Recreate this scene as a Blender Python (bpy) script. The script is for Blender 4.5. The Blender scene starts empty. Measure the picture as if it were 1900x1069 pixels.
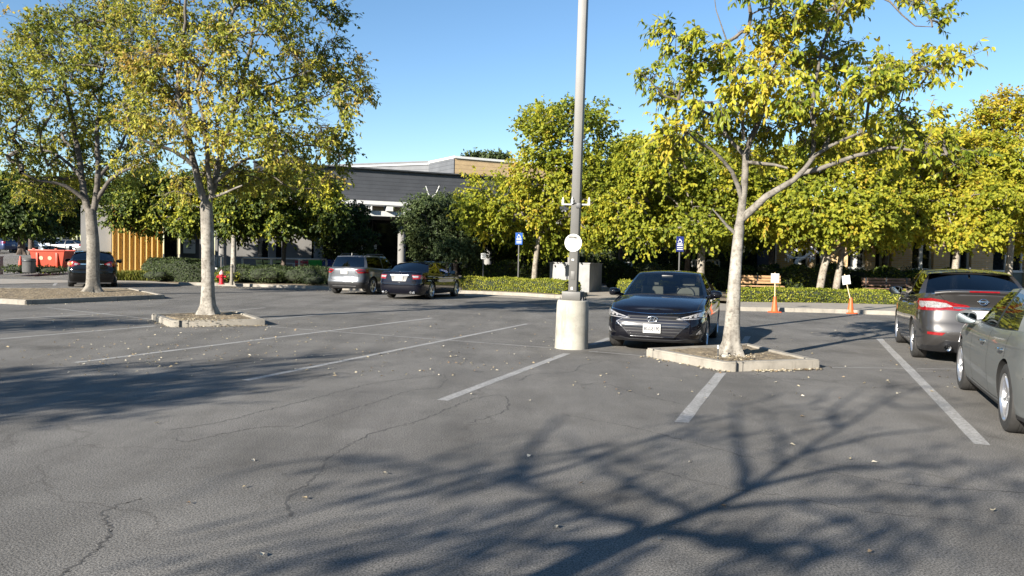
import bpy, bmesh, math, random
import numpy as np
from mathutils import Vector, Matrix
from mathutils.bvhtree import BVHTree

random.seed(11)
RNG = np.random.default_rng(11)
SC = bpy.context.scene
COL = SC.collection
R = math.radians

# ------------------------------------------------------------------ camera
FOCAL, CAM_H, PITCH, ROLL = 1460.0, 1.58, R(2.06), R(1.2)
_f = Vector((0, math.cos(PITCH), -math.sin(PITCH)))
_u = Vector((0, math.sin(PITCH), math.cos(PITCH)))
_r = Vector((1, 0, 0))
CI = _r * math.cos(ROLL) + _u * math.sin(ROLL)
CJ = _u * math.cos(ROLL) - _r * math.sin(ROLL)
CAM = Vector((0, 0, CAM_H))


def ray(px, py):
    return _f + CI * ((px - 950) / FOCAL) + CJ * ((534.5 - py) / FOCAL)


def gnd(px, py, z=0.0):
    """point of the level z seen at a photo position"""
    d = ray(px, py)
    return CAM + d * ((z - CAM_H) / d.z)


def at(px, py, Y):
    d = ray(px, py)
    return CAM + d * (Y / d.y)


cd = bpy.data.cameras.new("camera")
cam = bpy.data.objects.new("camera", cd)
COL.objects.link(cam)
m = Matrix.Identity(4)
for i in range(3):
    m[i][0], m[i][1], m[i][2], m[i][3] = CI[i], CJ[i], -_f[i], CAM[i]
cam.matrix_world = m
cd.sensor_width, cd.lens = 36.0, 36.0 * FOCAL / 1900
cd.clip_start, cd.clip_end = 0.05, 2000
SC.camera = cam

# ------------------------------------------------------------------ light
SUN_AZ, SUN_EL = R(41), R(21)
ld = bpy.data.lights.new("sun", "SUN")
ld.energy, ld.angle, ld.color = 5.0, R(0.5), (1.0, 0.93, 0.82)
sun = bpy.data.objects.new("sun", ld)
COL.objects.link(sun)
sd = Vector((math.sin(SUN_AZ) * math.cos(SUN_EL), math.cos(SUN_AZ) * math.cos(SUN_EL), -math.sin(SUN_EL)))
sun.rotation_euler = sd.to_track_quat('-Z', 'Y').to_euler()
sun.location = (-20, -24, 12)
W = bpy.data.worlds.new("World")
SC.world = W
W.use_nodes = True
nt = W.node_tree
sky = nt.nodes.new("ShaderNodeTexSky")
sky.sky_type = 'NISHITA'
sky.sun_disc = False
sky.sun_elevation = SUN_EL
sky.sun_rotation = R(180 + 41)
sky.air_density, sky.dust_density, sky.ozone_density = 0.9, 0.0, 1.7
hs = nt.nodes.new("ShaderNodeHueSaturation")
hs.inputs["Saturation"].default_value = 1.15
hs.inputs["Value"].default_value = 1.05
nt.links.new(sky.outputs[0], hs.inputs["Color"])
nt.links.new(hs.outputs[0], nt.nodes["Background"].inputs[0])
nt.nodes["Background"].inputs[1].default_value = 0.06
SC.view_settings.view_transform = 'Standard'
SC.view_settings.look = 'None'
SC.view_settings.exposure = 1.6
SC.view_settings.gamma = 1.0
SC.cycles.use_denoising = True
SC.cycles.max_bounces = 8
SC.cycles.transparent_max_bounces = 12


# ------------------------------------------------------------------ materials
def _nodes(name):
    m = bpy.data.materials.new(name)
    m.use_nodes = True
    t = m.node_tree
    return m, t, t.nodes, t.links, t.nodes["Principled BSDF"]


def pm(name, col, rough=0.6, metal=0.0, var=0.12, scale=4.0, bump=0.0, bscale=60.0, coat=0.0, spec=0.5, stretch=(1, 1, 1), flake=0):
    m, t, N, L, B = _nodes(name)
    tc = N.new("ShaderNodeTexCoord")
    mp = N.new("ShaderNodeMapping")
    mp.inputs["Scale"].default_value = stretch
    L.new(tc.outputs["Object"], mp.inputs[0])
    B.inputs["Roughness"].default_value = rough
    B.inputs["Metallic"].default_value = metal
    B.inputs["Specular IOR Level"].default_value = spec
    if coat:
        B.inputs["Coat Weight"].default_value = coat
        B.inputs["Coat Roughness"].default_value = 0.03
    nz = N.new("ShaderNodeTexNoise")
    nz.inputs["Scale"].default_value = scale
    nz.inputs["Detail"].default_value = 5
    L.new(mp.outputs[0], nz.inputs["Vector"])
    mx = N.new("ShaderNodeMix")
    mx.data_type = 'RGBA'
    mx.inputs[6].default_value = tuple(min(1, c * (1 - var)) for c in col) + (1,)
    mx.inputs[7].default_value = tuple(min(1, c * (1 + var)) for c in col) + (1,)
    cr = N.new("ShaderNodeMapRange")
    cr.inputs[1].default_value, cr.inputs[2].default_value = 0.3, 0.7
    L.new(nz.outputs[0], cr.inputs[0])
    L.new(cr.outputs[0], mx.inputs[0])
    L.new(mx.outputs[2], B.inputs["Base Color"])
    if bump:
        b2 = N.new("ShaderNodeTexNoise")
        b2.inputs["Scale"].default_value = bscale
        b2.inputs["Detail"].default_value = 4
        L.new(mp.outputs[0], b2.inputs["Vector"])
        bp = N.new("ShaderNodeBump")
        bp.inputs["Strength"].default_value = bump
        bp.inputs["Distance"].default_value = 0.02
        L.new(b2.outputs[0], bp.inputs["Height"])
        L.new(bp.outputs[0], B.inputs["Normal"])
    return m


def leaf_mat(name, stops, trans=0.35, rough=0.5):
    """leaf colour by each leaf's own tone, part of the light passes through"""
    m, t, N, L, B = _nodes(name)
    a = N.new("ShaderNodeAttribute")
    a.attribute_name = "tone"
    r = N.new("ShaderNodeValToRGB")
    e = r.color_ramp.elements
    while len(e) < len(stops):
        e.new(0.5)
    for k, (p, c) in enumerate(stops):
        e[k].position = p
        e[k].color = (*c, 1)
    L.new(a.outputs["Fac"], r.inputs[0])
    L.new(r.outputs[0], B.inputs["Base Color"])
    B.inputs["Roughness"].default_value = rough
    B.inputs["Specular IOR Level"].default_value = 0.18
    tr = N.new("ShaderNodeBsdfTranslucent")
    L.new(r.outputs[0], tr.inputs[0])
    ms = N.new("ShaderNodeMixShader")
    ms.inputs[0].default_value = trans
    L.new(B.outputs[0], ms.inputs[1])
    L.new(tr.outputs[0], ms.inputs[2])
    L.new(ms.outputs[0], N["Material Output"].inputs[0])
    return m


def glass_mat(name, tint, refl=0.13):
    m, t, N, L, B = _nodes(name)
    tr = N.new("ShaderNodeBsdfTransparent")
    tr.inputs[0].default_value = (*tint, 1)
    gl = N.new("ShaderNodeBsdfGlossy")
    gl.inputs["Roughness"].default_value = 0.012
    # Schlick reflectance, the same from both sides of the pane
    ge = N.new("ShaderNodeNewGeometry")
    dt = N.new("ShaderNodeVectorMath")
    dt.operation = 'DOT_PRODUCT'
    L.new(ge.outputs["Incoming"], dt.inputs[0])
    L.new(ge.outputs["Normal"], dt.inputs[1])
    src = dt.outputs["Value"]
    for op, a, b in (('ABSOLUTE', None, None), ('SUBTRACT', 1.0, 'x'), ('POWER', 'x', 5.0), ('MULTIPLY_ADD', 'x', 1 - refl)):
        mh = N.new("ShaderNodeMath")
        mh.operation = op
        if op == 'SUBTRACT':
            mh.inputs[0].default_value = 1.0
            L.new(src, mh.inputs[1])
        else:
            L.new(src, mh.inputs[0])
            if b is not None:
                mh.inputs[1].default_value = b
        if op == 'MULTIPLY_ADD':
            mh.inputs[2].default_value = refl
        src = mh.outputs[0]
    fr = mh
    ms = N.new("ShaderNodeMixShader")
    L.new(fr.outputs[0], ms.inputs[0])
    L.new(tr.outputs[0], ms.inputs[1])
    L.new(gl.outputs[0], ms.inputs[2])
    L.new(ms.outputs[0], N["Material Output"].inputs[0])
    return m


def ramp(N, L, src, p0, p1, c0, c1):
    r = N.new("ShaderNodeValToRGB")
    r.color_ramp.elements[0].position, r.color_ramp.elements[1].position = p0, p1
    r.color_ramp.elements[0].color = (*c0, 1) if len(c0) == 3 else c0
    r.color_ramp.elements[1].color = (*c1, 1) if len(c1) == 3 else c1
    L.new(src, r.inputs[0])
    return r.outputs[0]


def mixc(N, L, mode, fac, a, b):
    x = N.new("ShaderNodeMix")
    x.data_type = 'RGBA'
    x.blend_type = mode
    if isinstance(fac, float):
        x.inputs[0].default_value = fac
    else:
        L.new(fac, x.inputs[0])
    for s, v in ((6, a), (7, b)):
        if isinstance(v, tuple):
            x.inputs[s].default_value = (*v, 1)
        else:
            L.new(v, x.inputs[s])
    return x.outputs[2]


def noise(N, L, vec, scale, detail=4, rough=0.55):
    n = N.new("ShaderNodeTexNoise")
    n.inputs["Scale"].default_value = scale
    n.inputs["Detail"].default_value = detail
    n.inputs["Roughness"].default_value = rough
    L.new(vec, n.inputs["Vector"])
    return n.outputs[0]


def asphalt_mat():
    m, t, N, L, B = _nodes("weathered_asphalt")
    tc = N.new("ShaderNodeTexCoord")
    v = tc.outputs["Object"]
    base = mixc(N, L, 'MIX', ramp(N, L, noise(N, L, v, 0.35, 6), 0.35, 0.68, (0, 0, 0), (1, 1, 1)), (0.118, 0.1135, 0.107), (0.154, 0.148, 0.14))
    # aggregate: pale and dark stones
    agg = ramp(N, L, noise(N, L, v, 85, 3, 0.75), 0.4, 0.6, (0.4, 0.4, 0.4), (1.6, 1.58, 1.54))
    base = mixc(N, L, 'MULTIPLY', 1.0, base, agg)
    vo = N.new("ShaderNodeTexVoronoi")
    vo.inputs["Scale"].default_value = 34
    L.new(v, vo.inputs["Vector"])
    st = ramp(N, L, vo.outputs["Distance"], 0.06, 0.16, (1.9, 1.85, 1.75), (1, 1, 1))
    st2 = mixc(N, L, 'MIX', ramp(N, L, noise(N, L, v, 9, 2), 0.5, 0.62, (0, 0, 0), (1, 1, 1)), (1.0, 1.0, 1.0), st)
    base = mixc(N, L, 'MULTIPLY', 1.0, base, st2)
    # worn wheel lanes and drips, long along the stalls
    mp = N.new("ShaderNodeMapping")
    mp.inputs["Rotation"].default_value = (0, 0, R(20))
    mp.inputs["Scale"].default_value = (1.3, 0.28, 1)
    L.new(v, mp.inputs[0])
    lanes = ramp(N, L, noise(N, L, mp.outputs[0], 0.9, 5, 0.6), 0.34, 0.56, (0.74, 0.735, 0.73), (1, 1, 1))
    base = mixc(N, L, 'MULTIPLY', 1.0, base, lanes)
    drip = ramp(N, L, noise(N, L, v, 1.6, 7, 0.65), 0.2, 0.36, (0.45, 0.44, 0.43), (1, 1, 1))
    base = mixc(N, L, 'MULTIPLY', 1.0, base, drip)
    # oil spots left under parked cars
    dv = N.new("ShaderNodeVectorMath")
    dv.operation = 'ADD'
    n3 = N.new("ShaderNodeTexNoise")
    n3.inputs["Scale"].default_value = 2.6
    n3.inputs["Detail"].default_value = 5
    L.new(v, n3.inputs["Vector"])
    s3 = N.new("ShaderNodeVectorMath")
    s3.operation = 'SCALE'
    s3.inputs[3].default_value = 0.5
    L.new(n3.outputs["Color"], s3.inputs[0])
    L.new(v, dv.inputs[0])
    L.new(s3.outputs[0], dv.inputs[1])
    vs_ = N.new("ShaderNodeTexVoronoi")
    vs_.inputs["Scale"].default_value = 0.42
    L.new(dv.outputs[0], vs_.inputs["Vector"])
    spot = ramp(N, L, vs_.outputs["Distance"], 0.05, 0.2, (0.66, 0.65, 0.64), (1, 1, 1))
    base = mixc(N, L, 'MULTIPLY', 1.0, base, spot)
    wear = ramp(N, L, noise(N, L, v, 0.8, 8, 0.7), 0.3, 0.7, (0.76, 0.755, 0.75), (1.2, 1.19, 1.17))
    base = mixc(N, L, 'MULTIPLY', 1.0, base, wear)
    # hairline cracks
    dis = N.new("ShaderNodeVectorMath")
    dis.operation = 'ADD'
    nn = N.new("ShaderNodeTexNoise")
    nn.inputs["Scale"].default_value = 1.1
    nn.inputs["Detail"].default_value = 7
    L.new(v, nn.inputs["Vector"])
    sc_ = N.new("ShaderNodeVectorMath")
    sc_.operation = 'SCALE'
    sc_.inputs[3].default_value = 1.4
    L.new(nn.outputs["Color"], sc_.inputs[0])
    L.new(v, dis.inputs[0])
    L.new(sc_.outputs[0], dis.inputs[1])
    vc = N.new("ShaderNodeTexVoronoi")
    vc.feature = 'DISTANCE_TO_EDGE'
    vc.inputs["Scale"].default_value = 0.24
    L.new(dis.outputs[0], vc.inputs["Vector"])
    ck = ramp(N, L, vc.outputs["Distance"], 0.0015, 0.006, (1, 1, 1), (0, 0, 0))
    gate = ramp(N, L, noise(N, L, v, 0.5, 3), 0.45, 0.6, (0, 0, 0), (1, 1, 1))
    ckm = mixc(N, L, 'MULTIPLY', 1.0, ck, gate)
    base = mixc(N, L, 'MULTIPLY', ckm, base, (0.72, 0.71, 0.7))
    L.new(base, B.inputs["Base Color"])
    B.inputs["Roughness"].default_value = 0.85
    B.inputs["Specular IOR Level"].default_value = 0.3
    bp = N.new("ShaderNodeBump")
    bp.inputs["Strength"].default_value = 0.55
    bp.inputs["Distance"].default_value = 0.008
    L.new(noise(N, L, v, 80, 3, 0.7), bp.inputs["Height"])
    L.new(bp.outputs[0], B.inputs["Normal"])
    return m


def line_mat():
    """worn road paint: rubbed through where the stones stand up"""
    m, t, N, L, B = _nodes("worn_line_paint")
    tc = N.new("ShaderNodeTexCoord")
    v = tc.outputs["Object"]
    w = ramp(N, L, noise(N, L, v, 26, 6, 0.8), 0.36, 0.54, (0.135, 0.128, 0.118), (0.3, 0.295, 0.285))
    w2 = ramp(N, L, noise(N, L, v, 2.2, 5), 0.3, 0.62, (0.72, 0.72, 0.72), (1.08, 1.08, 1.08))
    L.new(mixc(N, L, 'MULTIPLY', 1.0, w, w2), B.inputs["Base Color"])
    B.inputs["Roughness"].default_value = 0.8
    return m


def siding_mat(name, c0, c1, period, axis='Z', rough=0.55, sharp=0.15):
    """boards: a dark groove every period metres"""
    m, t, N, L, B = _nodes(name)
    tc = N.new("ShaderNodeTexCoord")
    sx = N.new("ShaderNodeSeparateXYZ")
    L.new(tc.outputs["Object"], sx.inputs[0])
    md = N.new("ShaderNodeMath")
    md.operation = 'FRACT'
    dv = N.new("ShaderNodeMath")
    dv.operation = 'DIVIDE'
    dv.inputs[1].default_value = period
    L.new(sx.outputs[axis], dv.inputs[0])
    L.new(dv.outputs[0], md.inputs[0])
    g = ramp(N, L, md.outputs[0], 0.02, sharp, c1, c0)
    nz = ramp(N, L, noise(N, L, tc.outputs["Object"], 1.4, 5), 0.3, 0.7, (0.85, 0.85, 0.85), (1.1, 1.1, 1.1))
    L.new(mixc(N, L, 'MULTIPLY', 1.0, g, nz), B.inputs["Base Color"])
    B.inputs["Roughness"].default_value = rough
    bp = N.new("ShaderNodeBump")
    bp.inputs["Strength"].default_value = 0.6
    bp.inputs["Distance"].default_value = 0.03
    L.new(md.outputs[0], bp.inputs["Height"])
    L.new(bp.outputs[0], B.inputs["Normal"])
    return m


def brick_mat(name, c1, c2, mortar):
    m, t, N, L, B = _nodes(name)
    tc = N.new("ShaderNodeTexCoord")
    sx = N.new("ShaderNodeSeparateXYZ")
    L.new(tc.outputs["Object"], sx.inputs[0])
    cb = N.new("ShaderNodeCombineXYZ")
    ad = N.new("ShaderNodeMath")
    L.new(sx.outputs[0], ad.inputs[0])
    L.new(sx.outputs[1], ad.inputs[1])
    L.new(ad.outputs[0], cb.inputs[0])
    L.new(sx.outputs[2], cb.inputs[1])
    bk = N.new("ShaderNodeTexBrick")
    bk.inputs["Color1"].default_value = (*c1, 1)
    bk.inputs["Color2"].default_value = (*c2, 1)
    bk.inputs["Mortar"].default_value = (*mortar, 1)
    bk.inputs["Scale"].default_value = 1
    bk.inputs["Mortar Size"].default_value = 0.012
    bk.inputs["Brick Width"].default_value = 0.4
    bk.inputs["Row Height"].default_value = 0.11
    L.new(cb.outputs[0], bk.inputs["Vector"])
    L.new(bk.outputs[0], B.inputs["Base Color"])
    B.inputs["Roughness"].default_value = 0.85
    return m


def bark_mat(name, c0, c1, cdark, up=None):
    m, t, N, L, B = _nodes(name)
    tc = N.new("ShaderNodeTexCoord")
    v = tc.outputs["Object"]
    big = ramp(N, L, noise(N, L, v, 3.5, 6, 0.65), 0.35, 0.66, c0, c1)
    mp = N.new("ShaderNodeMapping")
    mp.inputs["Scale"].default_value = (6, 6, 34)
    L.new(v, mp.inputs[0])
    lines = ramp(N, L, noise(N, L, mp.outputs[0], 1.0, 5, 0.7), 0.27, 0.42, (0.35, 0.33, 0.3), (1, 1, 1))
    mp2 = N.new("ShaderNodeMapping")
    mp2.inputs["Scale"].default_value = (9, 9, 1.0)
    L.new(v, mp2.inputs[0])
    streak = ramp(N, L, noise(N, L, mp2.outputs[0], 1.0, 4, 0.6), 0.25, 0.45, (0.5, 0.48, 0.45), (1, 1, 1))
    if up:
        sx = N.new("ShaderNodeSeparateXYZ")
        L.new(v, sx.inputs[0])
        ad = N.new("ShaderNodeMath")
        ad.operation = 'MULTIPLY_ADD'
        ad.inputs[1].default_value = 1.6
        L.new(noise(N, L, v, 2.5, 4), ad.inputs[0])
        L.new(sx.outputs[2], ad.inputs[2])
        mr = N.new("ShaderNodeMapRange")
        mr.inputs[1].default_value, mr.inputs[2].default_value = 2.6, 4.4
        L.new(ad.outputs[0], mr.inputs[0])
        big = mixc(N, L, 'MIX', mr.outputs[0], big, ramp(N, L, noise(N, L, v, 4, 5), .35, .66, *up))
    kv = N.new("ShaderNodeTexVoronoi")
    kv.inputs["Scale"].default_value = 2.6
    L.new(v, kv.inputs["Vector"])
    big = mixc(N, L, 'MULTIPLY', 1.0, big, ramp(N, L, kv.outputs["Distance"], 0.07, 0.13, (0.38, 0.35, 0.32), (1, 1, 1)))
    blot = ramp(N, L, noise(N, L, v, 14, 5, 0.7), 0.36, 0.5, (0.55, 0.53, 0.5), (1, 1, 1))
    big = mixc(N, L, 'MULTIPLY', 0.75, big, blot)
    c = mixc(N, L, 'MULTIPLY', 0.8, big, lines)
    c = mixc(N, L, 'MULTIPLY', 0.7, c, streak)
    L.new(c, B.inputs["Base Color"])
    B.inputs["Roughness"].default_value = 0.85
    bp = N.new("ShaderNodeBump")
    bp.inputs["Strength"].default_value = 0.7
    bp.inputs["Distance"].default_value = 0.02
    L.new(noise(N, L, mp.outputs[0], 1.2, 6, 0.7), bp.inputs["Height"])
    L.new(bp.outputs[0], B.inputs["Normal"])
    return m


def concrete_mat(name, c0, c1, dark=(0.5, 0.48, 0.45)):
    m, t, N, L, B = _nodes(name)
    tc = N.new("ShaderNodeTexCoord")
    v = tc.outputs["Object"]
    c = ramp(N, L, noise(N, L, v, 2.3, 7, 0.65), 0.32, 0.68, c0, c1)
    mp = N.new("ShaderNodeMapping")
    mp.inputs["Scale"].default_value = (5, 5, 0.8)
    L.new(v, mp.inputs[0])
    s = ramp(N, L, noise(N, L, mp.outputs[0], 1.2, 6, 0.7), 0.28, 0.46, dark, (1, 1, 1))
    c = mixc(N, L, 'MULTIPLY', 0.65, c, s)
    p = ramp(N, L, noise(N, L, v, 70, 3, 0.6), 0.3, 0.42, (0.72, 0.7, 0.68), (1, 1, 1))
    c = mixc(N, L, 'MULTIPLY', 0.8, c, p)
    L.new(c, B.inputs["Base Color"])
    B.inputs["Roughness"].default_value = 0.85
    bp = N.new("ShaderNodeBump")
    bp.inputs["Strength"].default_value = 0.35
    bp.inputs["Distance"].default_value = 0.01
    L.new(noise(N, L, v, 45, 5, 0.7), bp.inputs["Height"])
    L.new(bp.outputs[0], B.inputs["Normal"])
    return m


def soil_mat():
    m, t, N, L, B = _nodes("dry_mulch")
    tc = N.new("ShaderNodeTexCoord")
    v = tc.outputs["Object"]
    c = ramp(N, L, noise(N, L, v, 11, 8, 0.75), 0.34, 0.68, (0.07, 0.05, 0.032), (0.34, 0.27, 0.17))
    L.new(c, B.inputs["Base Color"])
    B.inputs["Roughness"].default_value = 0.95
    bp = N.new("ShaderNodeBump")
    bp.inputs["Strength"].default_value = 1.0
    bp.inputs["Distance"].default_value = 0.05
    L.new(noise(N, L, v, 18, 8, 0.75), bp.inputs["Height"])
    L.new(bp.outputs[0], B.inputs["Normal"])
    return m


M = {}
M['asphalt'] = asphalt_mat()
M['line'] = line_mat()
M['crack'] = pm("crack_filler", (0.058, 0.055, 0.051), 0.9, var=0.3, scale=9)
M['kerb'] = concrete_mat("kerb_concrete", (0.18, 0.165, 0.14), (0.28, 0.255, 0.215))
M['pole_base'] = concrete_mat("pale_cast_concrete", (0.22, 0.208, 0.176), (0.37, 0.352, 0.3), (0.45, 0.41, 0.36))
M['pave'] = concrete_mat("pavement_concrete", (0.22, 0.195, 0.165), (0.3, 0.27, 0.23))
M['soil'] = soil_mat()
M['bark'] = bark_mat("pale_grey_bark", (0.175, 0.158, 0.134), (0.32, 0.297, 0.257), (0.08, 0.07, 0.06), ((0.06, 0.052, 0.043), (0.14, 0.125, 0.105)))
M['bark_shaded'] = bark_mat("shaded_grey_bark", (0.12, 0.108, 0.09), (0.24, 0.22, 0.185), (0.06, 0.05, 0.04), ((0.05, 0.043, 0.036), (0.12, 0.105, 0.09)))  # darker copy of pale bark; shade on the far-left trunk put into the colour
M['limb'] = bark_mat("grey_brown_limb", (0.075, 0.064, 0.052), (0.15, 0.13, 0.11), (0.05, 0.04, 0.03))
M['bark2'] = bark_mat("mottled_tan_bark", (0.15, 0.125, 0.095), (0.28, 0.25, 0.205), (0.07, 0.06, 0.05))
M['bark3'] = bark_mat("dark_brown_bark", (0.06, 0.045, 0.035), (0.12, 0.09, 0.07), (0.03, 0.03, 0.03))
M['leaf_near'] = leaf_mat("drying_oval_leaf", [(0, (0.05, 0.07, 0.014)), (0.3, (0.14, 0.17, 0.025)), (0.55, (0.29, 0.3, 0.04)), (0.82, (0.47, 0.41, 0.065)), (1, (0.4, 0.28, 0.07))], .46)
M['leaf_right'] = leaf_mat("glossy_oval_leaf", [(0, (0.065, 0.105, 0.015)), (0.3, (0.16, 0.21, 0.024)), (0.6, (0.33, 0.34, 0.034)), (0.85, (0.48, 0.43, 0.045)), (1, (0.47, 0.37, 0.05))], 0.5, 0.38)
M['leaf_syc'] = leaf_mat("broad_turning_leaf", [(0, (0.075, 0.11, 0.015)), (0.3, (0.19, 0.225, 0.025)), (0.6, (0.33, 0.335, 0.033)), (0.85, (0.47, 0.4, 0.038)), (1, (0.4, 0.27, 0.045))], 0.52)
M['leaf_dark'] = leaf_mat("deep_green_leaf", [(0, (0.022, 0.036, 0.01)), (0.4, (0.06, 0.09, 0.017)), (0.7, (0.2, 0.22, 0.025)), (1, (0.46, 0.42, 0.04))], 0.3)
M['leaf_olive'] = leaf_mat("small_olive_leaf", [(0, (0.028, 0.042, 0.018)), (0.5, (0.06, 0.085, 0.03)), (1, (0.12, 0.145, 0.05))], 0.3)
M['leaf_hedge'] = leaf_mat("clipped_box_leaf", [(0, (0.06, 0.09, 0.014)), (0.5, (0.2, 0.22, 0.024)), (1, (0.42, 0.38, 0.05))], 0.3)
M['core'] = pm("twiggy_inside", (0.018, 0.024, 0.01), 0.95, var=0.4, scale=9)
M['litter'] = leaf_mat("fallen_dry_leaf", [(0, (0.22, 0.14, 0.08)), (0.4, (0.4, 0.34, 0.22)), (1, (0.55, 0.5, 0.4))], 0.15)
M['grass'] = leaf_mat("long_grass_blade", [(0, (0.06, 0.085, 0.015)), (0.6, (0.16, 0.17, 0.03)), (1, (0.32, 0.28, 0.07))], 0.35)
M['black'] = pm("black_plastic", (0.012, 0.012, 0.013), 0.45, var=0.2)
M['rubber'] = pm("tyre_rubber", (0.022, 0.021, 0.02), 0.75, var=0.25, scale=14, bump=0.2, bscale=90)
M['cavity'] = pm("wheel_well_black", (0.004, 0.004, 0.004), 0.9)
M['rim'] = pm("silver_alloy", (0.62, 0.62, 0.63), 0.28, 0.9, var=0.05)
M['disc'] = pm("brake_disc_steel", (0.1, 0.1, 0.1), 0.5, 0.7)
M['chrome'] = pm("chrome_trim", (0.75, 0.76, 0.78), 0.12, 1.0, var=0.02)
M['glass'] = glass_mat("car_glass", (0.5, 0.54, 0.53))
M['glass_dark'] = glass_mat("tinted_car_glass", (0.1, 0.11, 0.12))
M['mirror'] = pm("mirror_glass", (0.2, 0.23, 0.25), 0.02, 1.0, var=0.02)
M['red_lens'] = pm("red_lamp_lens", (0.17, 0.006, 0.008), 0.12, var=0.2, scale=30, coat=0.6)
M['orange_lens'] = pm("amber_lamp_lens", (0.4, 0.1, 0.012), 0.15, var=0.2, scale=30, coat=0.6)
M['white_lens'] = pm("clear_lamp_lens", (0.28, 0.275, 0.28), 0.1, 0.3, var=0.4, scale=40, coat=0.8)
M['lamp_black'] = pm("dark_lamp_housing", (0.02, 0.02, 0.024), 0.15, 0.3, coat=0.8)
M['plate'] = pm("number_plate_white", (0.38, 0.38, 0.37), 0.4, var=0.05)
M['ink'] = pm("dark_ink", (0.008, 0.01, 0.02), 0.6)
M['interior'] = pm("dark_cabin_trim", (0.012, 0.012, 0.013), 0.8)
M['seat_beige'] = pm("pale_seat_cloth", (0.2, 0.185, 0.16), 0.9)
M['seat_grey'] = pm("grey_seat_cloth", (0.07, 0.07, 0.07), 0.9)
M['white'] = pm("white_paint", (0.52, 0.52, 0.5), 0.5, var=0.06, scale=6)
M['grey_metal'] = pm("grey_painted_steel", (0.07, 0.068, 0.063), 0.5, var=0.12, scale=3, bump=0.05)
M['dark_metal'] = pm("dark_painted_steel", (0.03, 0.032, 0.035), 0.5, var=0.2)


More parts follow.
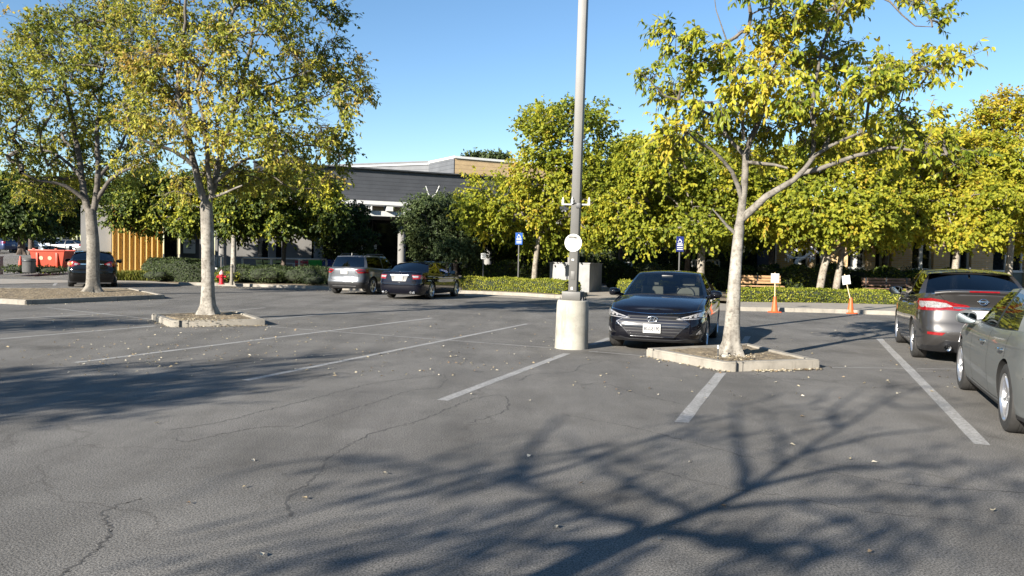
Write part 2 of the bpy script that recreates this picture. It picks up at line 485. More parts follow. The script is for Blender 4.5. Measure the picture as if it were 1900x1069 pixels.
# ------------------------------------------------------------------ mesh helpers
class MB:
    def __init__(s):
        s.v, s.f, s.mi = [], [], []

    def add(s, vs, fs, mi=0, mat=None):
        o = len(s.v)
        s.v += [tuple(mat @ Vector(p)) if mat else tuple(p) for p in vs]
        s.f += [tuple(i + o for i in f) for f in fs]
        s.mi += [mi] * len(fs)
        return s

    def box(s, c, d, mi=0, rz=0.0, bev=0.0, mat=None):
        bm = bmesh.new()
        bmesh.ops.create_cube(bm, size=1)
        bmesh.ops.scale(bm, vec=d, verts=bm.verts)
        if bev:
            bmesh.ops.bevel(bm, geom=bm.edges[:], offset=bev, segments=2, affect='EDGES', profile=0.6)
        bmesh.ops.rotate(bm, cent=(0, 0, 0), matrix=Matrix.Rotation(rz, 3, 'Z'), verts=bm.verts)
        bmesh.ops.translate(bm, vec=c, verts=bm.verts)
        s.bm(bm, mi, mat)
        return s

    def bm(s, bm, mi=0, mat=None):
        bm.verts.index_update()
        s.add([v.co for v in bm.verts], [[v.index for v in f.verts] for f in bm.faces], mi, mat)
        bm.free()
        return s

    def tube(s, pts, rad, n=8, mi=0, caps=True, lobes=None):
        pts = [Vector(p) for p in pts]
        k = len(pts)
        if not isinstance(rad, (list, tuple, np.ndarray)):
            rad = [rad] * k
        o = len(s.v)
        ref = None
        for i in range(k):
            t = (pts[min(i + 1, k - 1)] - pts[max(i - 1, 0)])
            if t.length < 1e-9:
                t = Vector((0, 0, 1))
            t.normalize()
            if ref is None:
                ref = Vector((1, 0, 0)) if abs(t.x) < 0.8 else Vector((0, 1, 0))
            a = (ref - t * ref.dot(t)).normalized()
            ref = a
            b = t.cross(a)
            for j in range(n):
                w = 2 * math.pi * j / n
                rr = rad[i] * (lobes(i, w) if lobes else 1)
                s.v.append(tuple(pts[i] + (a * math.cos(w) + b * math.sin(w)) * rr))
        for i in range(k - 1):
            for j in range(n):
                s.f.append((o + i * n + j, o + i * n + (j + 1) % n, o + (i + 1) * n + (j + 1) % n, o + (i + 1) * n + j))
                s.mi.append(mi)
        if caps:
            s.f.append(tuple(o + j for j in range(n - 1, -1, -1)))
            s.f.append(tuple(o + (k - 1) * n + j for j in range(n)))
            s.mi += [mi, mi]
        return s

    def lathe(s, prof, n=32, mi=0, mat=None, axis='Z', closed=False, caps=True):
        """profile of (radius, height) turned round the axis"""
        vs, fs = [], []
        for r, h in prof:
            for j in range(n):
                w = 2 * math.pi * j / n
                p = (r * math.cos(w), r * math.sin(w), h)
                if axis == 'Y':
                    p = (r * math.cos(w), h, r * math.sin(w))
                vs.append(p)
        k = len(prof)
        for i in range(k if closed else k - 1):
            for j in range(n):
                a, b = i * n + j, i * n + (j + 1) % n
                c, d = ((i + 1) % k) * n + (j + 1) % n, ((i + 1) % k) * n + j
                fs.append((a, b, c, d) if axis == 'Z' else (d, c, b, a))
        if not closed and caps:
            for i, rev in ((0, True), (k - 1, False)):
                if prof[i][0] > 1e-4:
                    q = tuple(i * n + j for j in range(n))
                    if axis == 'Y':
                        rev = not rev
                    fs.append(q[::-1] if rev else q)
        return s.add(vs, fs, mi, mat)

    def prism(s, poly, z0, z1, mi=0, mat=None, inset=0.0):
        """polygon of (x, y) pulled up from z0 to z1"""
        n = len(poly)
        a = sum(poly[i][0] * poly[(i + 1) % n][1] - poly[(i + 1) % n][0] * poly[i][1] for i in range(n))
        if a < 0:
            poly = poly[::-1]
        vs = [(p[0], p[1], z0) for p in poly] + [(p[0], p[1], z1) for p in poly]
        fs = [tuple(range(n - 1, -1, -1)), tuple(range(n, 2 * n))]
        fs += [(i, (i + 1) % n, n + (i + 1) % n, n + i) for i in range(n)]
        return s.add(vs, fs, mi, mat)

    def build(s, name, mats, parent=None, smooth=None, loc=None):
        me = bpy.data.meshes.new(name)
        me.from_pydata(s.v, [], s.f)
        if not isinstance(mats, (list, tuple)):
            mats = [mats]
        for x in mats:
            me.materials.append(x)
        me.polygons.foreach_set("material_index", s.mi)
        if smooth is not None:
            me.polygons.foreach_set("use_smooth", [True] * len(me.polygons))
            me.set_sharp_from_angle(angle=R(smooth))
        me.update()
        return link(name, me, parent, loc)


def link(name, me, parent=None, loc=None):
    o = bpy.data.objects.new(name, me)
    COL.objects.link(o)
    if parent:
        o.parent = parent
    if loc is not None:
        o.location = loc
    return o


def tag(o, label=None, cat=None, group=None, kind=None):
    if label:
        o['label'] = label
    if cat:
        o['category'] = cat
    if group:
        o['group'] = group
    if kind:
        o['kind'] = kind
    return o


def thing(name, label, cat, loc=(0, 0, 0), rz=0.0, group=None):
    o = bpy.data.objects.new(name, None)
    COL.objects.link(o)
    o.location = loc
    o.rotation_euler = (0, 0, rz)
    o.empty_display_size = 0.2
    return tag(o, label, cat, group)


def text_mesh(body, size, depth=0.003, bold=0.0):
    """letters as a mesh in the XY plane, centred"""
    c = bpy.data.curves.new("lettering", 'FONT')
    c.body, c.size, c.align_x, c.align_y = body, size, 'CENTER', 'CENTER'
    c.extrude, c.offset, c.resolution_u = depth, bold, 2
    o = bpy.data.objects.new("lettering", c)
    COL.objects.link(o)
    dg = bpy.context.evaluated_depsgraph_get()
    me = bpy.data.meshes.new_from_object(o.evaluated_get(dg))
    bpy.data.objects.remove(o)
    vs = [tuple(v.co) for v in me.vertices]
    fs = [tuple(p.vertices) for p in me.polygons]
    bpy.data.meshes.remove(me)
    return vs, fs


def curve_fn(pts):
    """smooth curve through (x, y) pairs"""
    xs = np.array([p[0] for p in pts], float)
    ys = np.array([p[1] for p in pts], float)
    d = np.diff(ys) / np.diff(xs)
    mm = np.zeros(len(xs))
    mm[1:-1] = np.where(d[:-1] * d[1:] > 0, 2 * d[:-1] * d[1:] / (d[:-1] + d[1:] + 1e-12 * (d[:-1] + d[1:] == 0)), 0)
    mm[0], mm[-1] = d[0], d[-1]

    def f(x):
        x = min(max(x, xs[0]), xs[-1])
        i = min(max(int(np.searchsorted(xs, x)) - 1, 0), len(xs) - 2)
        h = xs[i + 1] - xs[i]
        t = (x - xs[i]) / h
        return float((2 * t ** 3 - 3 * t ** 2 + 1) * ys[i] + (t ** 3 - 2 * t ** 2 + t) * h * mm[i] + (-2 * t ** 3 + 3 * t ** 2) * ys[i + 1] + (t ** 3 - t ** 2) * h * mm[i + 1])
    return f


def sstep(a, b, x):
    t = min(max((x - a) / (b - a), 0), 1)
    return t * t * (3 - 2 * t)


def catmull(P, n):
    """n points by arc length on a smooth line through P"""
    P = [np.array(p, float) for p in P]
    Q = [2 * P[0] - P[1]] + P + [2 * P[-1] - P[-2]]
    out = []
    for i in range(1, len(Q) - 2):
        for t in np.linspace(0, 1, 24, endpoint=False):
            a, b, c, d = Q[i - 1:i + 3]
            out.append(0.5 * (2 * b + (c - a) * t + (2 * a - 5 * b + 4 * c - d) * t * t + (3 * b - a - 3 * c + d) * t ** 3))
    out.append(P[-1])
    out = np.array(out)
    s = np.concatenate([[0], np.cumsum(np.linalg.norm(np.diff(out, axis=0), axis=1))])
    u = np.linspace(0, s[-1], n)
    return np.stack([np.interp(u, s, out[:, k]) for k in range(out.shape[1])], 1)


# ------------------------------------------------------------------ vehicles (front = +x, left = +y, ground z = 0)
def apply_bool(mb, mats, cutters):
    o = mb.build("shell", mats)
    c = cutters.build("cutter", mats)
    for q in (o, c):
        b = bmesh.new()
        b.from_mesh(q.data)
        bmesh.ops.remove_doubles(b, verts=b.verts, dist=1e-5)
        bmesh.ops.dissolve_degenerate(b, edges=b.edges, dist=1e-6)
        bmesh.ops.recalc_face_normals(b, faces=b.faces)
        b.to_mesh(q.data)
        b.free()
    md = o.modifiers.new("arch", 'BOOLEAN')
    md.object, md.operation, md.solver = c, 'DIFFERENCE', 'EXACT'
    dg = bpy.context.evaluated_depsgraph_get()
    me = bpy.data.meshes.new_from_object(o.evaluated_get(dg))
    out = MB()
    for p in me.polygons:
        out.mi.append(p.material_index)
        out.f.append(tuple(p.vertices))
    out.v = [tuple(v.co) for v in me.vertices]
    bpy.data.objects.remove(o)
    bpy.data.objects.remove(c)
    return out


class Car:
    def __init__(s, name, label, S, paint, cat="car", glass='glass_dark', group=None, seat='seat_grey', rim='rim', spokes=(5, 2)):
        s.S = S
        s.paint = paint
        s.root = thing(name, label, cat, (0, 0, 0), 0, group)
        L, Wd, H = S['L'], S['W'], S['H']
        xf, xr, hw = L / 2, -L / 2, Wd / 2
        xa = xf - S['fo']
        xb = xa - S['wb']
        s.xa, s.xb, s.hw = xa, xb, hw
        rw = S['R']
        zb = S.get('zb', 0.2)
        belt = s.belt = curve_fn(sorted(S['belt']))
        crown = curve_fn(sorted(S['crown']))
        rf = S.get('round_f', 1.0)
        rr_ = S.get('round_r', 1.0)
        out = catmull([(xf, 0), (xf - .035 * rf, .3 * Wd), (xf - .13 * rf, .41 * Wd), (xf - .38 * rf, .468 * Wd), (xf - .85, .495 * Wd), (.2, .5 * Wd), (xr + .85, .496 * Wd), (xr + .36 * rr_, .475 * Wd), (xr + .11 * rr_, .425 * Wd), (xr + .03 * rr_, .3 * Wd), (xr, 0)], 74)
        out[0, 1] = out[-1, 1] = 0
        N = len(out)
        sec = S.get('section', [(0, .94), (.1, .965), (.25, .985), (.45, .998), (.6, 1), (.68, .985), (.8, .985), (.9, .97), (.96, .95), (1, .925)])
        fx = curve_fn(S['nose'])
        rx = curve_fn(S['tail'])
        sy = curve_fn(sec)
        vs = [0, .05, .12, .2, .3, .4, .5, .58, .64, .7, .76, .82, .88, .93, .97, 1]

        def pos(i, v):
            x, y = out[i]
            x2 = x + fx(v) * sstep(xf - .75, xf - .05, x) + rx(v) * sstep(xr + .75, xr + .05, x)
            t = belt(x2)
            return (x2, y * sy(v), zb + (t - zb) * v)
        b = MB()
        J = len(vs)
        ring = [(i, 1) for i in range(N)] + [(i, -1) for i in range(N - 2, 0, -1)]
        n = len(ring)
        V, F, I = [], [], []
        for v in vs:
            for i, sg in ring:
                p = pos(i, v)
                V.append((p[0], p[1] * sg, p[2]))
        trim = S.get('trim_v', 0.07)
        for j in range(J - 1):
            for k in range(n):
                F.append((j * n + k, (j + 1) * n + k, (j + 1) * n + (k + 1) % n, j * n + (k + 1) % n))
                I.append(1 if vs[j + 1] <= trim else 0)
        F.append(tuple(range(n)))
        I.append(1)
        # hood, deck and the cabin floor line between the shoulders
        g0, g1 = S['wf'][0] - .02, S['wr'][0] + .02
        K = 12
        top0 = (J - 1) * n
        rows = []
        for i in range(N):
            if i in (0, N - 1):
                rows.append([top0 + ring.index((i, 1))] * (K + 1))
                continue
            li, ri = top0 + i, top0 + n - i
            p = Vector(V[li])
            row = [li]
            for k in range(1, K):
                t = 1 - 2 * k / K
                V.append((p.x, p.y * t, p.z + crown(p.x) * (1 - t ** 4) * .5 + crown(p.x) * (1 - t * t) * .5))
                row.append(len(V) - 1)
            row.append(ri)
            rows.append(row)
        for i in range(N - 1):
            xm = (out[i][0] + out[i + 1][0]) / 2
            for k in range(K):
                q = []
                for a in (rows[i][k], rows[i + 1][k], rows[i + 1][k + 1], rows[i][k + 1]):
                    if a not in q:
                        q.append(a)
                if len(q) > 2:
                    F.append(tuple(q))
                    I.append(2 if (g1 < xm < g0 and 0 < k < K - 1) else 0)
        b.v, b.f, b.mi = V, F, I
        mats = [paint, M['black'], M['interior'], M['cavity']]
        cut = MB()
        Ra = rw * S.get('arch', 1.1)
        for x in (xa, xb):
            for sg in (1, -1):
                cut.lathe([(Ra, -.2), (Ra, .2)], 40, 3, Matrix.Translation((x, sg * (hw - .1), rw + .01)), 'Y')
        b = apply_bool(b, mats, cut)
        # cabin
        yb, yt = S.get('yb', .455) * Wd, S.get('yt', .335) * Wd
        wf0, wf1 = S['wf']
        wr0, wr1 = S['wr']
        xB = S.get('xB', (-.25, -.3))
        xC = S['xC']
        pts = []

        def lerp(a, c, t):
            return a + (c - a) * t
        for k in range(8):
            q = k / 7
            pts.append((wf0 - .24 * q * q, q * (yb - .055), wf1 - .1 * q * q, q * (yt - .04), 'W'))
        pts[-1] = pts[-1][:4] + ('A',)
        for k in range(5):
            q = k / 5
            pts.append((lerp(wf0 - .34, xB[0] + .05, q), yb + .01 * q, lerp(wf1 - .16, xB[1] + .04, q), yt + .012 * q, 'F'))
        for k in range(1):
            pts.append((xB[0] + .05, yb + .01, xB[1] + .04, yt + .012, 'B'))
        for k in range(4):
            q = k / 4
            pts.append((lerp(xB[0] - .05, xC[0], q), yb + .01 - .02 * q, lerp(xB[1] - .04, xC[1], q), yt + .012 - .012 * q, 'P'))
        pts.append((xC[0], yb - .01, xC[1], yt, 'C'))
        for k in range(8):
            q = 1 - k / 7
            pts.append((wr0 + .2 * q * q, q * (yb - .1), wr1 + .1 * q * q, q * (yt - .045), 'G'))
        Vv = [0, .07, .28, .5, .72, .92, 1]
        nP = len(pts)
        roofz = curve_fn(sorted([(wf1 + .1, H - .05), (wf1 - .3, H - .025), ((wf1 + wr1) / 2, H - .018), (wr1 + .35, H - .035), (wr1 - .1, H - S.get('rear_drop', .075))]))

        def gp(k, v):
            bx, by, tx, ty, _ = pts[k]
            zt = roofz(tx) - .028 * (abs(ty) / yt) ** 2
            z0 = belt(bx) - .02
            bu = 4 * v * (1 - v)
            nx = .035 if bx > 0 else -.03
            cw = 1 - abs(by) / yb
            return (lerp(bx, tx, v) + nx * bu * cw, lerp(by, ty, v) + .02 * bu * (by / yb), lerp(z0, zt, v) + .012 * bu * cw)
        parts = {}

        def face(part, q):
            parts.setdefault(part, []).append(q)
        for sg in (1, -1):
            for k in range(nP - 1):
                seg = pts[k][4]
                for j in range(6):
                    q = [(k, j), (k + 1, j), (k + 1, j + 1), (k, j + 1)]
                    q = [(gp(a, Vv[c])[0], gp(a, Vv[c])[1] * sg, gp(a, Vv[c])[2]) for a, c in q]
                    if sg < 0:
                        q = q[::-1]
                    if 1 <= j <= 4 and seg in 'WFPG':
                        pn = {'W': 'windshield', 'G': 'rear_window', 'F': 'front_window', 'P': 'back_window'}[seg]
                        face(pn + (str(sg) if seg in 'FP' else ''), q)
                    else:
                        face('black' if (seg == 'B' or (seg in 'FP' and j in (0,) and S.get('dark_trim', 1))) else 'paint', q)
            # roof skin
            cols = 7
            for k in range(nP - 1):
                for c in range(cols):
                    q = []
                    for a, t in ((k, 1 - c / cols), (k + 1, 1 - c / cols), (k + 1, 1 - (c + 1) / cols), (k, 1 - (c + 1) / cols)):
                        p = gp(a, 1)
                        w = abs(p[1]) / yt
                        z = p[2] + .028 * (w * w - (w * t) ** 2) + .012 * (1 - t * t) * w
                        w_ = (p[0], p[1] * t * sg, z)
                        if not q or (Vector(w_) - Vector(q[-1])).length > 1e-5:
                            q.append(w_)
                    if len(q) > 2:
                        face('paint', q if sg > 0 else q[::-1])
        for q in parts.pop('paint'):
            b.add(q, [tuple(range(len(q)))], 0)
        for q in parts.pop('black', []):
            b.add(q, [tuple(range(len(q)))], 1)
        bm = bmesh.new()
        tmp = bpy.data.meshes.new("body")
        tmp.from_pydata(b.v, [], b.f)
        tmp.polygons.foreach_set("material_index", b.mi)
        bm.from_mesh(tmp)
        bmesh.ops.remove_doubles(bm, verts=bm.verts, dist=2e-4)
        bmesh.ops.recalc_face_normals(bm, faces=bm.faces)
        bm.to_mesh(tmp)
        s.bvh = BVHTree.FromBMesh(bm)
        bm.free()
        for x in mats:
            tmp.materials.append(x)
        tmp.polygons.foreach_set("use_smooth", [True] * len(tmp.polygons))
        tmp.set_sharp_from_angle(angle=R(38))
        s.body = link("body", tmp, s.root)
        for pn, qs in parts.items():
            g = MB()
            for q in qs:
                g.add(q, [tuple(range(4))])
            bm = bmesh.new()
            t2 = bpy.data.meshes.new("w")
            t2.from_pydata(g.v, [], g.f)
            bm.from_mesh(t2)
            bmesh.ops.remove_doubles(bm, verts=bm.verts, dist=2e-4)
            bmesh.ops.recalc_face_normals(bm, faces=bm.faces)
            bm.to_mesh(t2)
            bm.free()
            t2.materials.append(M['glass' if pn == 'windshield' and glass != 'glass' and S.get('clear_ws', 0) else glass])
            t2.polygons.foreach_set("use_smooth", [True] * len(t2.polygons))
            nm = pn.rstrip('-1')
            link(nm if nm in ('windshield', 'rear_window') else 'side_window', t2, s.root)
        # cabin fittings
        for y in (.36, -.36):
            sb = MB()
            sx = (xB[0] + .12)
            sb.box((sx, y, belt(0) + .03), (.16, .46, .28), 0, 0, .06)
            sb.box((sx - .03, y, belt(0) + .27), (.1, .26, .17), 0, 0, .045)
            sb.build('seat', M[seat], s.root, 40)
        sb = MB()
        sb.box((xC[0] + .35, 0, belt(-1) - .02), (.16, 1.15, .2), 0, 0, .06)
        sb.build('rear_seat', M[seat], s.root, 40)
        sw = MB()
        mt = Matrix.Translation((wf0 - .72, .36, belt(.5) + .02)) @ Matrix.Rotation(R(65), 4, 'Y')
        pr = [(.18 + .014 * math.cos(a), .014 * math.sin(a)) for a in np.linspace(0, 2 * math.pi, 9)[:-1]]
        sw.lathe(pr, 24, 0, mt, closed=True)
        sw.build('steering_wheel', M['black'], s.root, 60)
        # wheels
        for x in (xa, xb):
            for sg in (1, -1):
                s.wheel(x, sg, rw, rim, spokes)

    def wheel(s, x, sg, rw, rim, spokes):
        w = s.S.get('tw', .215)
        y = sg * (s.hw - .02 - w / 2)
        rot = Matrix.Identity(4) if sg > 0 else Matrix.Rotation(math.pi, 4, 'Z')
        r1 = rw * .69
        hub = MB().lathe([(r1 * .82, -.04), (r1 * .82, .0)], 28, 0, rot, 'Y')
        hub.lathe([(.075, 0), (.07, .05)], 14, 0, rot, 'Y')
        h = hub.build('wheel', M['disc'], s.root, 40, (x, y, rw))
        t = MB()
        a = w / 2
        t.lathe([(r1, -a + .01), (r1 + .02, -a), (rw - .04, -a), (rw - .012, -a + .012), (rw, -a + .035), (rw, -.02), (rw - .006, -.016), (rw, -.012), (rw, .012), (rw - .006, .016), (rw, .02), (rw, a - .035), (rw - .012, a - .012), (rw - .04, a), (r1 + .02, a), (r1, a - .01)], 44, 0, rot, 'Y', caps=False)
        t.build('tyre', M['rubber'], h, 35)
        r = MB()
        r.lathe([(r1 + .004, a - .004), (r1 - .008, a - .002), (r1 - .022, a - .02), (r1 - .03, -a + .02)], 44, 0, rot, 'Y', caps=False)
        r.lathe([(0.001, a - .03), (.055, a - .032), (.062, a - .05)], 20, 0, rot, 'Y')
        n, dbl = spokes
        for k in range(n):
            for d in ([0] if dbl == 1 else [-.16, .16]):
                w0 = 2 * math.pi * k / n + .3
                m_ = rot @ Matrix.Rotation(w0 + d * .6, 4, 'Y')
                wi, wo = (.028, .024) if dbl == 2 else (.05, .042)
                sp = [(.045, -wi), (r1 - .02, -wo + d * .2), (r1 - .02, wo + d * .2), (.045, wi)]
                vs = [(p[0], a - .05, p[1]) for p in sp] + [(p[0], a - (.022 if p[0] > .1 else .035), p[1] * .7) for p in sp]
                r.add(vs, [(0, 1, 2, 3), (7, 6, 5, 4), (0, 4, 5, 1), (1, 5, 6, 2), (2, 6, 7, 3), (3, 7, 4, 0)], 0, m_)
        r.build('rim', M[rim], h, 30)

    # ---- pieces laid on the bodywork
    def hit(s, view, a, b):
        o, d = {'front': ((6, a, b), (-1, 0, 0)), 'rear': ((-6, a, b), (1, 0, 0)), 'left': ((a, 4, b), (0, -1, 0)), 'right': ((a, -4, b), (0, 1, 0)), 'top': ((a, b, 4), (0, 0, -1))}[view]
        return s.bvh.ray_cast(Vector(o), Vector(d)), Vector(d)

    def patch(s, name, view, poly, mat, off=.006, parent=None, mirror=False, label=None, sink=.012):
        res = []
        for sg in ((1, -1) if mirror else (1,)):
            pl = [(p[0] * sg, p[1]) for p in poly] if view in ('front', 'rear', 'top') else poly
            vw = view
            if mirror and view in ('left', 'right'):
                vw = 'left' if sg > 0 else 'right'
            bm = bmesh.new()
            vv = [bm.verts.new((p[0], p[1], 0)) for p in pl]
            bm.faces.new(vv)
            bmesh.ops.triangulate(bm, faces=bm.faces[:])
            for _ in range(5):
                ed = [e for e in bm.edges if e.calc_length() > .07]
                if not ed:
                    break
                bmesh.ops.subdivide_edges(bm, edges=ed, cuts=1)
                bmesh.ops.triangulate(bm, faces=bm.faces[:])
            up, lo = {}, {}
            last = None
            ok = True
            P = {}
            for v in bm.verts:
                h, d = s.hit(vw, v.co.x, v.co.y)
                if h[0] is None:
                    P[v.index] = None
                    continue
                P[v.index] = (h[0], h[1] if h[1].dot(d) < 0 else -h[1])
            good = [(v.co.copy(), P[v.index]) for v in bm.verts if P[v.index]]
            if not good:
                bm.free()
                continue
            top, bot = [], []
            for v in bm.verts:
                h = P[v.index]
                if h is None:
                    h = min(good, key=lambda g: (g[0] - v.co).length)[1]
                top.append(h[0] + h[1] * off)
                bot.append(h[0] - h[1] * sink)
            nv = len(top)
            faces = [[v.index for v in f.verts] for f in bm.faces]
            F = [tuple(f) for f in faces] + [tuple(i + nv for i in f[::-1]) for f in faces]
            for e in bm.edges:
                if len(e.link_faces) == 1:
                    a, c = e.verts[0].index, e.verts[1].index
                    F.append((a, c, c + nv, a + nv))
            bm.free()
            mb = MB().add(top + bot, F)
            bm = bmesh.new()
            t2 = bpy.data.meshes.new(name)
            t2.from_pydata(mb.v, [], mb.f)
            bm.from_mesh(t2)
            bmesh.ops.recalc_face_normals(bm, faces=bm.faces)
            bm.to_mesh(t2)
            bm.free()
            t2.materials.append(mat)
            t2.polygons.foreach_set("use_smooth", [True] * len(t2.polygons))
            t2.set_sharp_from_angle(angle=R(50))
            o = link(name, t2, parent or s.root)
            if label:
                o['label'] = label
            res.append(o)
        return res

    def seam(s, name, view, lines, w=.006, mat=None, off=.0012, parent=None):
        """thin gap or trim lines along the bodywork"""
        mb = MB()
        for ln in lines:
            P = catmull([(p[0], p[1]) for p in ln], max(3, int(len(ln) * 9)))
            rows = []
            for k in range(len(P)):
                t = P[min(k + 1, len(P) - 1)] - P[max(k - 1, 0)]
                t = t / (np.linalg.norm(t) + 1e-9)
                nn = np.array([-t[1], t[0]]) * w / 2
                pr = []
                for q in (P[k] + nn, P[k] - nn):
                    h, d = s.hit(view, q[0], q[1])
                    if h[0] is None:
                        break
                    pr.append(h[0] + (h[1] if h[1].dot(d) < 0 else -h[1]) * off)
                rows.append(pr if len(pr) == 2 else None)
            for a, c in zip(rows[:-1], rows[1:]):
                if a and c and (a[0] - c[0]).length < .4:
                    mb.add(a + c[::-1], [(0, 1, 2, 3)])
        if mb.f:
            return mb.build(name, mat or M['cavity'], parent or s.root)

    def mirrors(s, x, z, col=None, y=None):
        for sg in (1, -1):
            y0 = (y or s.hw * .93)
            bm = bmesh.new()
            bmesh.ops.create_uvsphere(bm, u_segments=18, v_segments=12, radius=1)
            for v in bm.verts:
                c = v.co
                k = 1 if c.x > 0 else .35
                c.x, c.y, c.z = c.x * .1 * k, (abs(c.y) ** .7) * (1 if c.y > 0 else -1) * .115, (abs(c.z) ** .7) * (1 if c.z > 0 else -1) * .075 * (1 - .2 * c.y)
            m = MB().bm(bm, 0, Matrix.Translation((x, sg * (y0 + .13), z)))
            m.tube([(x + .02, sg * (y0 - .03), z - .06), (x + .01, sg * (y0 + .08), z - .035)], [.035, .03], 8)
            o = m.build('side_mirror', col or s.paint, s.root, 60)
            g = MB()
            el = [(.098 * math.copysign(abs(math.cos(t)) ** .6, math.cos(t)), .06 * math.copysign(abs(math.sin(t)) ** .6, math.sin(t))) for t in np.linspace(0, 2 * math.pi, 22)[:-1]]
            g.add([(x - .038, sg * (y0 + .13) + p[0], z + p[1]) for p in el] + [(x - .02, sg * (y0 + .13) + p[0], z + p[1]) for p in el], [tuple(range(21)), tuple(range(41, 20, -1))] + [(i, (i + 1) % 21, 21 + (i + 1) % 21, 21 + i) for i in range(21)])
            g.build('mirror_glass', M['mirror'], o)

    def handles(s, xs, z, mat=None):
        for x in xs:
            for vw, sg in (('left', 1), ('right', -1)):
                h, d = s.hit(vw, x, z)
                if h[0]:
                    p = h[0]
                    mb = MB().tube([(x - .1, p.y + sg * .002, z), (x - .07, p.y + sg * .03, z), (x + .07, p.y + sg * .03, z), (x + .1, p.y + sg * .002, z)], [.012, .014, .014, .012], 8)
                    mb.build('door_handle', mat or s.paint, s.root, 60)

    def plate(s, view, z, text, y=0, w=.305, h=.155, tilt=0, off=.02, blue=True):
        hh, d = s.hit(view, y, z)
        x = hh[0].x + (off if view == 'front' else -off)
        sg = 1 if view == 'front' else -1
        rot = Matrix.Translation((x, y, z)) @ Matrix.Rotation(-sg * tilt, 4, 'Y')
        p = MB().box((0, 0, 0), (.008, w, h), 0, 0, .0, rot).build('number_plate', M['plate'], s.root)
        if text:
            # text lies in XY facing +Z -> face along sg*x
            fr = rot @ Matrix(((0, 0, sg, sg * .005), (sg, 0, 0, 0), (0, 1, 0, -.006), (0, 0, 0, 1)))
            vs, fs = text_mesh(text, .098, .001, .003)
            wd = max(v[0] for v in vs) - min(v[0] for v in vs)
            k = min(1.0, w * .9 / wd)
            MB().add([(v[0] * k, v[1], v[2]) for v in vs], fs, 0, fr).build('plate_lettering', M['ink'], p)
        return p

    def place(s, x, y, heading, z=0.0):
        """heading: angle of the front right of the view direction (degrees)"""
        s.root.location = (x, y, z)
        s.root.rotation_euler = (0, 0, R(90 - heading))
        return s


def paint(name, col, metal=0.35, rough=0.3, coat=1.0):
    return pm(name, col, rough, metal, var=0.04, scale=900, coat=coat, spec=.03 if metal < .1 else .3)


NOSE = [(0, -.1), (.12, -.03), (.3, 0), (.5, 0), (.68, -.02), (.85, -.07), (.95, -.13), (1, -.19)]
TAIL = [(0, .12), (.12, .05), (.3, .0), (.5, 0), (.62, .03), (.8, .05), (.92, .06), (1, .1)]
SEDAN = dict(L=4.62, W=1.8, H=1.435, wb=2.7, fo=.88, R=.318, zb=.19,
             belt=[(2.31, .69), (2.0, .775), (1.5, .87), (1.0, .93), (.5, .935), (0, .935), (-.8, .965), (-1.5, 1.0), (-2.1, 1.02), (-2.31, .99)],
             crown=[(2.31, 0), (2.05, .045), (1.5, .07), (1.0, .06), (.5, .0), (-1.2, .0), (-1.6, .03), (-2.1, .035), (-2.31, 0)],
             nose=NOSE, tail=TAIL, wf=(1.2, .28), wr=(-1.85, -.98), xC=(-1.42, -1.0))


def generic(name, label, kind, col, group=None, cat="car", tail=True):
    """distant parked car"""
    S = dict(SEDAN)
    if kind == 'suv':
        S.update(L=4.6, W=1.84, H=1.7, R=.36, zb=.28, wf=(1.15, .45), wr=(-2.12, -1.8), xC=(-1.85, -1.65), xB=(-.35, -.4),
                 belt=[(2.3, .88), (2.0, .96), (1.2, 1.04), (0, 1.06), (-1.5, 1.1), (-2.3, 1.08)], rear_drop=.06, yt=.36)
    c = Car(name, label, S, col, cat, group=group)
    c.patch('tail_lamp', 'rear', [(.52, .98), (.84, .97), (.86, .8), (.58, .82)] if kind != 'suv' else [(.62, 1.08), (.84, 1.05), (.87, .85), (.66, .86)], M['red_lens'], mirror=True)
    c.patch('headlight', 'front', [(.45, .66), (.82, .72), (.84, .58), (.5, .57)] if kind != 'suv' else [(.5, .86), (.84, .9), (.86, .76), (.55, .75)], M['white_lens'], mirror=True)
    c.patch('grille', 'front', [(-.4, .62), (.4, .62), (.36, .4), (-.36, .4)], M['black'])
    c.mirrors(.62, 1.0 if kind != 'suv' else 1.12)
    c.plate('rear', .7, "")
    return c


